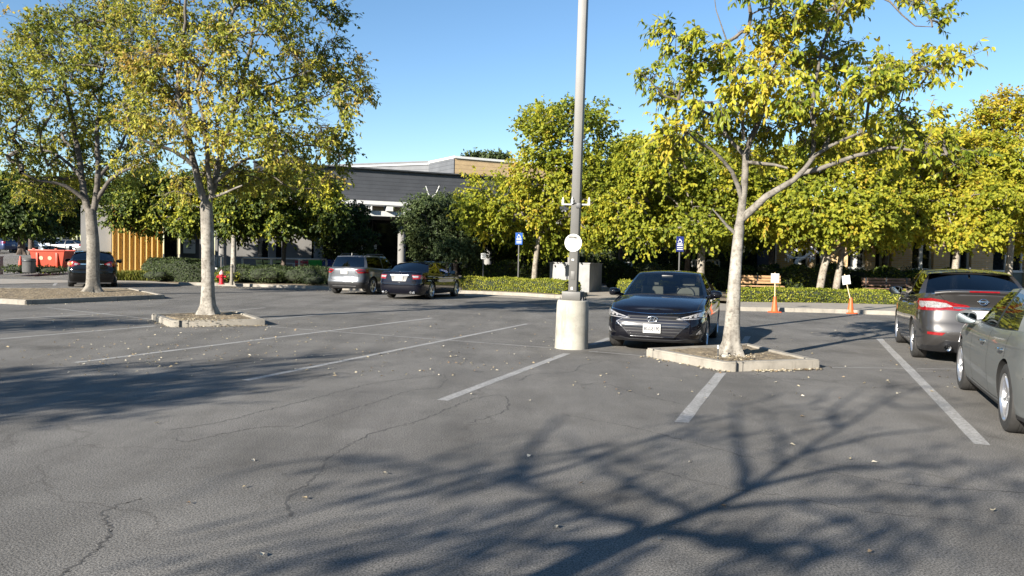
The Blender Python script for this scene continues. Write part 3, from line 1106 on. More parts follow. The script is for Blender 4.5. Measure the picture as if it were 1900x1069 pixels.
# ------------------------------------------------------------------ the cars of the photograph
def build_cars():
    M['dark_chrome'] = pm('dark_chrome_trim', (0.16, 0.165, 0.18), 0.25, 1.0)
    M['bar'] = pm('satin_dark_trim', (0.03, 0.03, 0.032), 0.5, 0.3)
    navy = paint("blue_black_car_paint", (0.0028, 0.003, 0.0052), 0.0, 0.5)
    # 1 dark sedan seen from its front
    S = dict(SEDAN)
    S['clear_ws'] = 1
    c = Car('parked_car', 'dark blue-black sedan parked nose first beside the lamp post, its grille facing the lot', S, navy, seat='seat_beige', group='cars parked in the lot')
    gr = c.patch('grille', 'front', [(-.42, .645), (.42, .645), (.63, .525), (.37, .27), (-.37, .27), (-.63, .525)], M['lamp_black'], .008)[0]
    for z, w, t in ((.625, .44, .014), (.575, .52, .012), (.525, .6, .012), (.475, .565, .012), (.425, .51, .012), (.375, .46, .012), (.325, .41, .012), (.285, .38, .01)):
        c.patch('grille_bar', 'front', [(-w, z + t / 2), (w, z + t / 2), (w, z - t / 2), (-w, z - t / 2)], M['bar'] if z != .285 else M['chrome'], .016, parent=gr)
    for sg in (1, -1):
        c.seam('grille_surround', 'front', [[(sg * .42, .647), (sg * .64, .525)], [(sg * .64, .525), (sg * .5, .41), (sg * .37, .265)]], .012, M['dark_chrome'], .012)
    for sg in (1, -1):
        h = c.patch('headlight', 'front', [(sg * .4, .6), (sg * .62, .66), (sg * .85, .735), (sg * .868, .62), (sg * .6, .598)], M['lamp_black'], .007)[0]
        c.patch('light_strip', 'front', [(sg * .4, .6), (sg * .62, .66), (sg * .85, .735), (sg * .862, .715), (sg * .64, .645), (sg * .43, .59)], M['white_lens'], .012, parent=h)
        c.patch('light_strip', 'front', [(sg * .84, .73), (sg * .853, .735), (sg * .87, .62), (sg * .855, .618)], M['white_lens'], .012, parent=h)
        c.patch('light_strip', 'front', [(sg * .42, .596), (sg * .6, .608), (sg * .86, .63), (sg * .86, .618), (sg * .6, .594), (sg * .45, .585)], M['white_lens'], .012, parent=h)
        for k, y in enumerate((.64, .72, .79)):
            r = .022 + .004 * k
            z = .642 + .012 * k
            c.patch('lamp_bulb', 'front', [(sg * (y + r * math.cos(a)), z + r * math.sin(a)) for a in np.linspace(0, 2 * math.pi, 11)[:-1]], M['white_lens'], .014, parent=h)
        f = c.patch('fog_lamp_bezel', 'front', [(sg * .64, .33), (sg * .83, .48), (sg * .85, .32)], M['black'], .006)[0]
        c.patch('fog_lamp', 'front', [(sg * .74, .345), (sg * .8, .42), (sg * .82, .35)], M['white_lens'], .011, parent=f)
    c.patch('lower_lip', 'front', [(-.86, .24), (-.6, .265), (-.4, .235), (.4, .235), (.6, .265), (.86, .24), (.86, .2), (-.86, .2)], M['black'], .016)
    # oval badge with a slanted letter
    h, d = c.hit('front', 0, .585)
    ex = h[0].x + .025
    E = MB()
    a = np.linspace(0, 2 * math.pi, 33)
    E.tube([(ex, .088 * math.cos(t), .592 + .046 * math.sin(t)) for t in a], .0085, 8)
    for y in (-.032, .032):
        E.tube([(ex, y - .012, .558), (ex, y + .012, .626)], .008, 6)
    E.tube([(ex, -.032, .588), (ex, 0, .596), (ex, .032, .588)], .007, 6)
    E.build('badge', M['chrome'], c.root, 60)
    c.plate('front', .43, '8GGE190', tilt=.05, off=.03)
    c.seam('hood_edge', 'front', [[(-.8, .752), (-.45, .7), (0, .682), (.45, .7), (.8, .752)]], .01, M['chrome'], .003)
    c.seam('panel_gap', 'top', [[(2.05, .74), (1.5, .765), (1.0, .77)], [(2.05, -.74), (1.5, -.765), (1.0, -.77)]], .008)
    for vw in ('left', 'right'):
        c.seam('panel_gap', vw, [[(.78, .92), (.8, .6), (.74, .26)], [(-.28, .94), (-.27, .6), (-.3, .26)], [(-1.3, .97), (-1.2, .72), (-.98, .45), (-.92, .26)]], .008)
    c.handles((-.05, -1.05), .82)
    c.mirrors(.78, 1.0)
    wb = MB()
    wb.tube([(1.17, .02, .985), (1.1, .3, 1.0), (1.03, .55, 1.0)], .008, 6)
    wb.build('wiper', M['black'], c.root, 60)
    mm = MB().box((.42, 0, 1.31), (.03, .22, .06), 0, 0, .012)
    mm.build('rear_view_mirror', M['black'], c.root, 40)
    fp = gnd(1143, 641)
    hd = 198.5
    hx, hy = math.sin(R(hd)), math.cos(R(hd))
    ax = Vector((fp.x + .8 * .94, fp.y - .8 * .342, 0))
    c.place(ax.x - hx * c.xa, ax.y - hy * c.xa, hd)

    # 2 grey sedan seen from behind, right
    gm = paint("graphite_metallic_paint", (0.036, 0.034, 0.033), 0.4, 0.34)
    S = dict(SEDAN)
    S.update(L=4.62, W=1.77, H=1.5, R=.325, fo=.93, wf=(1.2, .4), wr=(-1.72, -.95), xC=(-1.36, -1.0), yt=.345,
             belt=[(2.31, .72), (2.0, .82), (1.5, .92), (1.0, .97), (.5, .975), (0, .985), (-.8, 1.03), (-1.5, 1.07), (-2.05, 1.1), (-2.31, 1.09)],
             tail=[(0, .14), (.1, .06), (.24, .0), (.42, .0), (.5, .045), (.6, .07), (.8, .1), (.92, .07), (1, .05)])
    c = Car('parked_car', 'graphite grey sedan with red and white tail lamps, parked at right', S, gm, group='cars parked in the lot')
    c.xa, c.xb = c.xa, c.xb
    for sg in (1, -1):
        t = c.patch('tail_lamp', 'rear', [(sg * .875, 1.0), (sg * .7, 1.03), (sg * .5, 1.0), (sg * .33, .9), (sg * .34, .87), (sg * .6, .835), (sg * .88, .83)], M['red_lens'], .01)[0]
        c.patch('lamp_window', 'rear', [(sg * .87, .965), (sg * .68, .985), (sg * .5, .96), (sg * .4, .905), (sg * .6, .88), (sg * .872, .875)], M['white_lens'], .016, parent=t)
        vw = 'left' if sg > 0 else 'right'
        c.patch('tail_lamp', vw, [(-2.24, .99), (-1.9, 1.0), (-1.75, .96), (-1.95, .87), (-2.24, .84)], M['red_lens'], .008)
        c.patch('reflector', 'rear', [(sg * .5, .5), (sg * .74, .505), (sg * .74, .465), (sg * .55, .455)], M['red_lens'], .008)
        e = MB().lathe([(.048, -.05), (.055, .06), (.046, .06), (.04, -.05)], 20, 0, Matrix.Translation((-2.29, sg * .47, .27)) @ Matrix.Rotation(R(-90), 4, 'Y'))
        e.build('exhaust_pipe', M['chrome'], c.root, 50)
    c.patch('rear_diffuser', 'rear', [(-.85, .27), (-.6, .3), (-.5, .38), (.5, .38), (.6, .3), (.85, .27), (.85, .2), (-.85, .2)], M['black'], .012)
    c.patch('plate_recess', 'rear', [(-.33, .87), (.33, .87), (.24, .68), (-.24, .68)], M['black'], .004)
    c.patch('chrome_strip', 'rear', [(-.4, .905), (.4, .905), (.4, .875), (-.4, .875)], M['chrome'], .014)
    c.plate('rear', .775, '', w=.31, h=.16, off=.02)
    c.seam('trunk_gap', 'rear', [[(.6, 1.09), (.5, .99), (.33, .88), (.25, .7), (.1, .64), (0, .64), (-.1, .64), (-.25, .7), (-.33, .88), (-.5, .99), (-.6, 1.09)]], .011)
    # boot-lid spoiler with its brake lamp
    sp = MB()
    P = [(-2.22, y) for y in np.linspace(-.66, .66, 15)]
    sp.tube([(-2.2 - .05 * (1 - (y / .66) ** 2), y, 1.105 + .035 * (1 - (y / .66) ** 4)) for x, y in P], [.034] * 15, 8)
    so = sp.build('spoiler', gm, c.root, 50)
    MB().tube([(-2.234 - .05 * (1 - (y / .66) ** 2), y, 1.112 + .035 * (1 - (y / .66) ** 4)) for y in np.linspace(-.2, .2, 7)], .013, 6).build('brake_lamp', M['red_lens'], so, 50)
    b = MB()
    a = np.linspace(0, 2 * math.pi, 25)
    hh, d = c.hit('rear', 0, .985)
    b.tube([(hh[0].x - .014, .055 * math.cos(t), .99 + .045 * math.sin(t)) for t in a], .007, 6)
    b.box((hh[0].x - .016, 0, .99), (.01, .15, .022), 0, 0, .003)
    b.build('badge', M['chrome'], c.root, 50)
    for vw in ('left', 'right'):
        c.seam('panel_gap', vw, [[(.85, .95), (.87, .6), (.8, .28)], [(-.28, .98), (-.27, .6), (-.3, .28)], [(-1.28, 1.01), (-1.2, .75), (-.98, .47), (-.92, .28)]], .008)
        c.seam('window_trim', vw, [[(1.0, .985), (.4, .985), (-.6, 1.015), (-1.3, 1.05)]], .014, M['chrome'], .003)
    c.handles((-.05, -1.08), .88, M['chrome'])
    c.mirrors(.82, 1.06)
    MB().box((-.98, 0, 1.5), (.12, .03, .035), 0, 0, .012).build('antenna', M['black'], c.root, 40)
    rl = gnd(1704, 663)
    hd = 21
    hx, hy = math.sin(R(hd)), math.cos(R(hd))
    ax = Vector((rl.x + .8 * hy, rl.y - .8 * hx, 0))
    c.place(ax.x - hx * c.xb * 1.06, ax.y - hy * c.xb * 1.06, hd)
    c.root.scale = (1.06,) * 3

    # 3 grey-green saloon cut by the right edge
    bm_ = paint("silver_green_metallic_paint", (0.135, 0.143, 0.14), 0.3, 0.42, .4)
    S = dict(SEDAN)
    S.update(L=4.63, W=1.81, H=1.43, wb=2.85, fo=.78, R=.335, tw=.225, wf=(.98, .12), wr=(-1.78, -1.02), xC=(-1.42, -1.08), xB=(-.42, -.48), clear_ws=1,
             belt=[(2.31, .7), (2.0, .79), (1.5, .89), (1.0, .945), (.5, .95), (0, .95), (-.8, .965), (-1.5, 1.0), (-2.1, 1.03), (-2.31, 1.01)])
    c = Car('parked_car', 'silver-green saloon cut off by the right edge of the photo, door mirror towards the lot', S, bm_, glass='glass', group='cars parked in the lot', spokes=(5, 2))
    for vw in ('left', 'right'):
        c.seam('panel_gap', vw, [[(.62, .93), (.64, .6), (.56, .26)], [(-.42, .93), (-.41, .6), (-.45, .26)], [(-1.36, .97), (-1.25, .74), (-1.02, .47), (-.97, .26)], [(.7, .265), (-.4, .255), (-1.0, .265)]], .008)
        c.seam('body_crease', vw, [[(1.5, .8), (.3, .8), (-.8, .825), (-1.9, .86)]], .012, bm_, .004)
        c.seam('window_trim', vw, [[(.75, .955), (0, .955), (-.8, .97), (-1.4, 1.0)]], .018, M['black'], .003)
    c.handles((-.14, -1.12), .79, M['chrome'])
    c.mirrors(.56, 1.0)
    c.patch('headlight', 'front', [(.45, .7), (.84, .72), (.86, .6), (.42, .58)], M['white_lens'], mirror=True)
    c.patch('grille', 'front', [(-.35, .68), (.35, .68), (.3, .5), (-.3, .5)], M['black'])
    c.patch('tail_lamp', 'rear', [(.45, .93), (.76, .94), (.77, .78), (.48, .76)], M['red_lens'], mirror=True)
    c.plate('rear', .78, '', w=.31, h=.15, off=.015)
    c.seam('trunk_gap', 'rear', [[(.62, 1.0), (.55, .86), (.5, .66), (.3, .62), (0, .62), (-.3, .62), (-.5, .66), (-.55, .86), (-.62, 1.0)]], .01)
    c.seam('bumper_gap', 'rear', [[(-.86, .6), (0, .58), (.86, .6)]], .01)
    c.patch('rear_diffuser', 'rear', [(-.8, .32), (.8, .32), (.75, .2), (-.75, .2)], M['black'], .01)
    fl, rl = gnd(1794, 722), gnd(1877, 803)
    mid = (fl + rl) / 2
    hd = 22
    hx, hy = math.sin(R(hd)), math.cos(R(hd))
    ax = Vector((mid.x + .80 * hy, mid.y - .80 * hx, 0))
    off = (c.xa + c.xb) / 2
    c.place(ax.x - hx * off, ax.y - hy * off, hd)

    # 4 silver SUV
    sv = paint("pale_silver_paint", (0.08, 0.086, 0.097), 0.5, 0.32)
    S = dict(SEDAN)
    S.update(L=4.4, W=1.84, H=1.65, wb=2.64, fo=.88, R=.355, zb=.26, arch=1.16, wf=(1.15, .42), wr=(-2.02, -1.72), xC=(-1.72, -1.55), xB=(-.32, -.38), yt=.355, rear_drop=.05, trim_v=.21,
             belt=[(2.2, .86), (1.9, .95), (1.4, 1.02), (1.0, 1.04), (0, 1.05), (-1.0, 1.09), (-1.8, 1.13), (-2.2, 1.1)],
             crown=[(2.2, 0), (1.9, .04), (1.4, .05), (.9, .04), (.5, 0), (-1.6, 0), (-1.9, .01), (-2.2, 0)],
             tail=[(0, .1), (.1, .05), (.25, 0), (.42, .0), (.5, .05), (.8, .06), (.95, .07), (1, .1)])
    c = Car('parked_car', 'silver compact SUV parked at the planted kerb beside the dark blue sedan', S, sv, "SUV", group='cars parked at the planted kerb')
    c.patch('tail_lamp', 'rear', [(.48, 1.02), (.62, 1.06), (.87, 1.05), (.88, .9), (.62, .89)], M['red_lens'], .012, mirror=True)
    c.patch('lamp_window', 'rear', [(.55, 1.0), (.8, 1.02), (.82, .97), (.6, .95)], M['lamp_black'], .018, mirror=True)
    c.patch('lower_bumper', 'rear', [(-.88, .52), (.88, .52), (.88, .3), (-.88, .3)], M['black'], .012)
    c.patch('bumper_trim', 'rear', [(-.55, .38), (.55, .38), (.5, .35), (-.5, .35)], M['chrome'], .02)
    c.seam('tailgate_gap', 'rear', [[(.48, 1.08), (.5, .9), (.62, .84), (.62, .68), (.5, .62), (0, .61), (-.5, .62), (-.62, .68), (-.62, .84), (-.5, .9), (-.48, 1.08)]], .014)
    c.plate('rear', .93, '', w=.31, h=.15)
    MB().box((-2.12, 0, .76), (.04, .16, .03), 0, 0, .01).build('tailgate_handle', M['black'], c.root, 40)
    for sg in (1, -1):
        MB().tube([(.2, sg * .6, 1.63), (.1, sg * .6, 1.68), (-1.3, sg * .59, 1.67), (-1.42, sg * .59, 1.6)], .018, 8).build('roof_rail', M['black'], c.root, 50)
    bm = bmesh.new()
    fin = [(0, 0), (-.24, 0), (-.22, .1), (-.12, .07)]
    MB().prism(fin, -.012, .012, 0, Matrix.Translation((-1.3, 0, 1.62)) @ Matrix.Rotation(R(90), 4, 'X')).build('antenna', M['black'], c.root)
    c.handles((.0, -1.05), .96)
    c.mirrors(.72, 1.14, M['black'])
    rr = gnd(691, 547)
    rl = gnd(624, 544)
    mid = (rr + rl) / 2
    hd = 17
    hx, hy = math.sin(R(hd)), math.cos(R(hd))
    c.place(mid.x - hx * c.xb, mid.y - hy * c.xb - .1, hd)

    # 5 dark blue sedan
    nv = paint("midnight_blue_paint", (0.002, 0.0023, 0.006), 0.0, 0.5)
    S = dict(SEDAN)
    S.update(L=4.85, W=1.84, H=1.44, wb=2.74, fo=.98, R=.33, wf=(1.15, .25), wr=(-1.95, -1.05), xC=(-1.5, -1.05),
             belt=[(2.42, .7), (2.0, .8), (1.5, .89), (1.0, .94), (.5, .945), (0, .95), (-.8, .98), (-1.5, 1.01), (-2.2, 1.03), (-2.42, 1.0)],
             crown=[(2.42, 0), (2.1, .045), (1.5, .07), (1.0, .06), (.5, .0), (-1.3, .0), (-1.8, .03), (-2.2, .035), (-2.42, 0)])
    c = Car('parked_car', 'dark blue sedan with white number plate parked at the kerb right of the silver SUV', S, nv, group='cars parked at the planted kerb')
    c.patch('tail_lamp', 'rear', [(.5, .93), (.86, .93), (.89, .79), (.55, .77)], M['red_lens'], .01, mirror=True)
    c.patch('lamp_window', 'rear', [(.52, .9), (.74, .9), (.74, .84), (.56, .83)], M['white_lens'], .016, mirror=True)
    c.patch('plate_surround', 'rear', [(-.36, .93), (.36, .93), (.27, .69), (-.27, .69)], M['black'], .006)
    c.patch('chrome_strip', 'rear', [(-.38, .935), (.38, .935), (.36, .9), (-.36, .9)], M['chrome'], .014)
    c.plate('rear', .8, '', w=.31, h=.15, off=.03)
    c.seam('bumper_gap', 'rear', [[(-.86, .64), (0, .63), (.86, .64)]], .012)
    for sg in (1, -1):
        for q in (0, .12):
            MB().lathe([(.038, -.05), (.042, .06), (.035, .06), (.03, -.05)], 16, 0, Matrix.Translation((-2.38, sg * (.5 + q), .28)) @ Matrix.Rotation(R(-90), 4, 'Y')).build('exhaust_pipe', M['chrome'], c.root, 50)
    c.handles((-.02, -1.12), .82, M['chrome'])
    c.mirrors(.72, 1.01)
    c.seam('window_trim', 'right', [[(.85, .96), (0, .965), (-.8, .995), (-1.45, 1.02)]], .02, M['chrome'], .003)
    rr = gnd(797, 555)
    hd = 16
    hx, hy = math.sin(R(hd)), math.cos(R(hd))
    ax = Vector((rr.x - .8 * hy, rr.y + .8 * hx, 0))
    c.place(ax.x - hx * c.xb, ax.y - hy * c.xb, hd)

    # 6 black sedan with lit tail lamps in the driving lane
    bk = paint("black_car_paint", (0.003, 0.003, 0.003), 0.0, 0.5)
    S = dict(SEDAN)
    S.update(L=4.54, W=1.78, H=1.47, wb=2.6, R=.32, wf=(1.15, .3), wr=(-1.75, -.95), xC=(-1.36, -.98), yt=.35,
             belt=[(2.27, .7), (1.9, .8), (1.5, .89), (1.0, .95), (.5, .96), (0, .965), (-.8, 1.0), (-1.5, 1.04), (-2.1, 1.06), (-2.27, 1.04)])
    c = Car('car', 'black sedan with glowing tail lamps driving away behind the left tree island', S, bk)
    for sg in (1, -1):
        t = c.patch('tail_lamp', 'rear', [(sg * .4, .92), (sg * .6, 1.02), (sg * .84, 1.03), (sg * .88, .84), (sg * .7, .81)], M['red_lens'], .01)[0]
        c.patch('turn_lamp', 'rear', [(sg * .66, .985), (sg * .84, .99), (sg * .86, .88), (sg * .7, .87)], M['orange_lens'], .016, parent=t)
        c.patch('lamp_window', 'rear', [(sg * .48, .93), (sg * .6, .96), (sg * .62, .88), (sg * .54, .87)], M['white_lens'], .016, parent=t)
    c.patch('chrome_strip', 'rear', [(-.4, .93), (.4, .93), (.4, .9), (-.4, .9)], M['chrome'], .012)
    c.plate('rear', .8, '', off=.012)
    c.seam('bumper_gap', 'rear', [[(-.84, .66), (0, .65), (.84, .66)]], .012)
    c.mirrors(.72, 1.02)
    c.handles((-.02, -1.05), .84)
    l, r = gnd(131, 530.5), gnd(214, 533)
    mid = (l + r) / 2
    hd = -27
    hx, hy = math.sin(R(hd)), math.cos(R(hd))
    c.place(mid.x - hx * c.xb, mid.y - hy * c.xb, hd)
    c.root.scale = (1.1,) * 3


# ------------------------------------------------------------------ trees and plants
def rnd_unit(n):
    v = RNG.normal(size=(n, 3))
    return v / np.linalg.norm(v, axis=1, keepdims=True)


def leaf_mesh(name, base, dirs, nrm, length, width, tone, mat, parent=None, fold=.18, extra=None, mats=None):
    """every leaf a pointed oval of two folded halves"""
    n = len(base)
    d = dirs / (np.linalg.norm(dirs, axis=1, keepdims=True) + 1e-9)
    s = np.cross(d, nrm)
    s /= (np.linalg.norm(s, axis=1, keepdims=True) + 1e-9)
    nn = np.cross(s, d)
    L = (length * RNG.uniform(.7, 1.25, n))[:, None]
    Wd = (width * RNG.uniform(.7, 1.2, n))[:, None] * .5
    v = np.empty((n, 6, 3))
    v[:, 0] = base
    v[:, 1] = base + d * L * .35 + s * Wd + nn * Wd * fold
    v[:, 2] = base + d * L * .72 + s * Wd * .75 - nn * L * .06
    v[:, 3] = base + d * L - nn * L * .16
    v[:, 4] = base + d * L * .72 - s * Wd * .75 - nn * L * .06
    v[:, 5] = base + d * L * .35 - s * Wd + nn * Wd * fold
    F = np.array([[0, 1, 2, 3], [0, 3, 4, 5]])
    idx = (np.arange(n) * 6)[:, None, None] + F[None]
    idx = idx.reshape(-1, 4)
    V = v.reshape(-1, 3)
    tn = np.repeat(np.clip(tone, 0, 1), 2)
    mi = np.zeros(len(idx), int)
    if extra is not None:
        ev, ef = extra
        k = len(V)
        V = np.concatenate([V, np.array(ev, float).reshape(-1, 3)])
        e = np.array(ef, int) + k
        idx = np.concatenate([idx, e])
        tn = np.concatenate([tn, np.zeros(len(e))])
        mi = np.concatenate([mi, np.ones(len(e), int)])
    me = bpy.data.meshes.new(name)
    me.vertices.add(len(V))
    me.vertices.foreach_set("co", V.ravel())
    me.loops.add(len(idx) * 4)
    me.loops.foreach_set("vertex_index", idx.ravel().astype(np.int32))
    me.polygons.add(len(idx))
    me.polygons.foreach_set("loop_start", np.arange(0, len(idx) * 4, 4, dtype=np.int32))
    me.polygons.foreach_set("loop_total", np.full(len(idx), 4, dtype=np.int32))
    for x in (mats or [mat]):
        me.materials.append(x)
    me.polygons.foreach_set("material_index", mi.astype(np.int32))
    me.update(calc_edges=True)
    a = me.attributes.new("tone", 'FLOAT', 'FACE')
    a.data.foreach_set("value", tn.astype(np.float32))
    return link(name, me, parent)


def quad_tubes(P, Q, r):
    """many short three-sided twigs at once"""
    n = len(P)
    d = Q - P
    d /= (np.linalg.norm(d, axis=1, keepdims=True) + 1e-9)
    a = np.cross(d, np.array([.31, .23, .92]))
    a /= (np.linalg.norm(a, axis=1, keepdims=True) + 1e-9)
    b = np.cross(d, a)
    v = np.empty((n, 6, 3))
    for k in range(3):
        w = 2 * math.pi * k / 3
        o = a * math.cos(w) + b * math.sin(w)
        v[:, k] = P + o * r
        v[:, 3 + k] = Q + o * r * .45
    F = np.array([[0, 1, 4, 3], [1, 2, 5, 4], [2, 0, 3, 5]])
    return v.reshape(-1, 3), ((np.arange(n) * 6)[:, None, None] + F[None]).reshape(-1, 4)


def make_tree(name, label, limbs, blobs, nclump, lpc, leaf, leafm, barkm, tone=(.45, .2), clump_r=.45, cat="tree", group=None, droop=.35, twigs=True, seed=1, bare=0.0, base=None, flare=1.65, cut=None, twig_k=.0055, limb_k=.85):
    """limbs: [(points, r_start, r_end)], trunk first; blobs: [(centre, radii, tone shift)]"""
    global RNG
    RNG = np.random.default_rng(seed)
    base = Vector(base) if base is not None else Vector(limbs[0][0][0])
    B0 = np.array(base)
    # explicit limbs
    nodes, par = [], []
    T = MB()
    kids = {}
    for li, (pts, r0, r1) in enumerate(limbs):
        P = catmull([tuple(np.array(p) - B0) for p in pts], max(4, int(sum((Vector(pts[i + 1]) - Vector(pts[i])).length for i in range(len(pts) - 1)) / .22)))
        k = len(P)
        P = P.copy()
        if li:
            P[1:-1] += RNG.normal(0, .012, (k - 2, 3))
        t = np.linspace(0, 1, k)
        rad = r0 + (r1 - r0) * t
        if li == 0:
            h = P[:, 2] - P[0, 2]
            rad = rad * (1 + (flare - 1) * np.exp(-h / .17))
            P = np.concatenate([P[:1] - np.array([0, 0, .12]), P])
            rad = np.concatenate([[rad[0] * 1.15], rad])
            ph = RNG.uniform(0, 6)
            T.tube([tuple(p) for p in P], rad, 18, 0, True, lambda i, w, ph=ph: 1 + (.24 * math.exp(-max(0, P[i][2]) / .22) + .03) * math.sin(4 * w + ph) + .035 * math.sin(2 * w + ph * 2 + P[i][2] * 1.7) + .025 * math.sin(3 * w + P[i][2] * 4))
        else:
            T.tube([tuple(p) for p in P], rad * limb_k, 9, 0)
        st = len(nodes)
        for q in range(len(P)):
            if li == 0 and P[q][2] < P[-1][2] * .75:
                continue
            nodes.append(P[q])
            par.append(len(nodes) - 2 if len(nodes) - 1 > st else -1)
    nodes = list(nodes)
    # clumps of leaves in the crown
    vol = np.array([b[1][0] * b[1][1] * b[1][2] for b in blobs]) ** .75
    cnt = np.maximum(1, np.round(vol / vol.sum() * nclump)).astype(int)
    C, TS = [], []
    for (c, rr, ts), n in zip(blobs, cnt):
        u = rnd_unit(n)
        rad = RNG.uniform(.25, 1, n) ** .5
        p = (np.array(c) - B0) + u * rad[:, None] * np.array(rr)
        C.append(p)
        TS.append(np.full(n, ts) + (u @ np.array([-.5, -.5, .45])) * .06)  # sun side and top of each blob lightened in the leaf colour
    C = np.concatenate(C)
    TS = np.concatenate(TS)
    if cut:
        k = np.array([cut(p + B0) for p in C])
        C, TS = C[k], TS[k]
    n0 = len(nodes)
    NA = np.empty((n0 + len(C) * 14, 3))
    NA[:n0] = np.array(nodes)
    nn = n0
    parent = par + [-1] * (len(C) * 14)
    root = NA[0]
    order = np.argsort([np.min(np.linalg.norm(NA[:n0] - c, axis=1)) for c in C])
    chains = []
    tips = np.zeros(len(NA))
    for ci in order:
        c = C[ci]
        d = NA[:nn] - c
        dist = np.linalg.norm(d, axis=1) + np.maximum(0, d[:, 2]) * .6
        j = int(np.argmin(dist))
        p0 = NA[j]
        Ld = np.linalg.norm(c - p0)
        k = min(12, max(2, int(Ld / .22)))
        mid = (p0 + c) / 2 + np.array([0, 0, .1 * Ld]) + RNG.normal(0, .09 * Ld, 3)
        t = np.linspace(0, 1, k + 1)[1:, None]
        Q = (1 - t) ** 2 * p0 + 2 * t * (1 - t) * mid + t * t * c
        Q[:-1] += RNG.normal(0, .02, (k - 1 + 0, 3)) if k > 1 else 0
        ids = []
        prev = j
        for q in Q:
            NA[nn] = q
            parent[nn] = prev
            prev = nn
            ids.append(nn)
            nn += 1
        chains.append((j, ids))
        w = prev
        while w >= 0:
            tips[w] += 1
            w = parent[w]
    for j, ids in chains:
        pts = [tuple(NA[j])] + [tuple(NA[i]) for i in ids]
        rad = [max(.005, twig_k * max(1, tips[i]) ** .58) for i in [ids[0]] + ids]
        T.tube(pts, rad, 6 if rad[0] > .012 else 4, 1, False)
    # twigs and leaves of every clump
    nt_ = max(3, int(lpc / 9))
    K = len(C)
    if bare > 0:
        keep = RNG.uniform(size=K) > bare
    else:
        keep = np.ones(K, bool)
    TB, TE, LB, LD, LN, LT = [], [], [], [], [], []
    cr = C - C.mean(0)
    for i in range(K):
        m = max(2, int(nt_ * RNG.uniform(.55, 1.4)))
        out = cr[i] / (np.linalg.norm(cr[i]) + 1e-6)
        u = rnd_unit(m) * .9 + out * .55 + np.array([0, 0, .12])
        u /= np.linalg.norm(u, axis=1, keepdims=True)
        ln = clump_r * RNG.uniform(.45, 1.25, m)[:, None]
        st = C[i] + rnd_unit(m) * clump_r * .15
        en = st + u * ln + np.array([0, 0, -.12]) * ln
        TB.append(st)
        TE.append(en)
        if not keep[i]:
            continue
        q = 9
        tt = RNG.uniform(.2, 1.05, (m, q, 1))
        b = st[:, None] + (en - st)[:, None] * tt
        ld = (en - st)[:, None] / ln[:, None] * .7 + RNG.normal(0, .55, (m, q, 3)) + np.array([0, 0, -droop])
        LB.append(b.reshape(-1, 3))
        LD.append(ld.reshape(-1, 3))
        up = np.array([0, 0, .55]) + out * .6 + np.array([-.32, -.38, .14]) + RNG.normal(0, .5, (m * q, 3))
        LN.append(up)
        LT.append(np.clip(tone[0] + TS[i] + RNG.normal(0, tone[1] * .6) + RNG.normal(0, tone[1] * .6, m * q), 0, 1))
    TB, TE = np.concatenate(TB), np.concatenate(TE)
    root_o = thing(name, label, cat, base, 0, group)
    if twigs:
        ev = quad_tubes(TB, TE, .0045)
        T.v += [tuple(p) for p in ev[0]]
        off = len(T.v) - len(ev[0])
        T.f += [tuple(int(i) + off for i in f) for f in ev[1]]
        T.mi += [1] * len(ev[1])
    T.build('trunk', [barkm, M['limb']], root_o, 50)
    LB, LD, LN, LT = map(np.concatenate, (LB, LD, LN, LT))
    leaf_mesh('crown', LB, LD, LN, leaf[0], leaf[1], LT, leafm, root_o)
    return root_o


def px_limb(pts, Y, r0, r1, dy=0.0):
    """limb through photo positions; it comes forward or goes back by dy over its length"""
    n = len(pts)
    return ([at(p[0], p[1], Y + (p[2] if len(p) > 2 else dy * (i / max(1, n - 1)))) for i, p in enumerate(pts)], r0, r1)


def px_blobs(bl, Y, deep=1.0, seed=3, lift=0):
    rs = random.Random(seed)
    out = []
    for b in bl:
        px, py, r = b[:3]
        py -= lift if py > 395 else 0
        ry = b[3] if len(b) > 3 else r * .85
        ts = (b[4] if len(b) > 4 else 0) * (.6 if len(b) > 4 and b[4] < 0 else 1) + rs.uniform(-.11, .11)
        dz = b[5] if len(b) > 5 else rs.uniform(-1.1, 1.1) * deep
        c = at(px, py, Y + dz)
        k = (Y + dz) / FOCAL
        out.append((c, (r * k, max(r, ry) * k * .95, ry * k), ts))
    return out


def auto_limbs(base, fork_h, r0, blobs, lean=(0, 0), n=7, seed=1, twin=None):
    rs = random.Random(seed)
    b = Vector(base)
    f = b + Vector((lean[0], lean[1], fork_h))
    m = b + Vector((lean[0] * .35, lean[1] * .35, fork_h * .5))
    L = [([b, m, f], r0, r0 * .72)]
    bl = sorted(blobs, key=lambda q: -q[1][0] * q[1][2])[:n]
    for c, r, _ in bl:
        c = Vector(c)
        e = f.lerp(c, .85)
        mid = f.lerp(e, .5) + Vector((rs.uniform(-.2, .2), rs.uniform(-.2, .2), .12 * (e - f).length))
        L.append(([f - Vector((0, 0, rs.uniform(.02, .2))), mid, e], r0 * rs.uniform(.38, .55), r0 * .12))
    return L


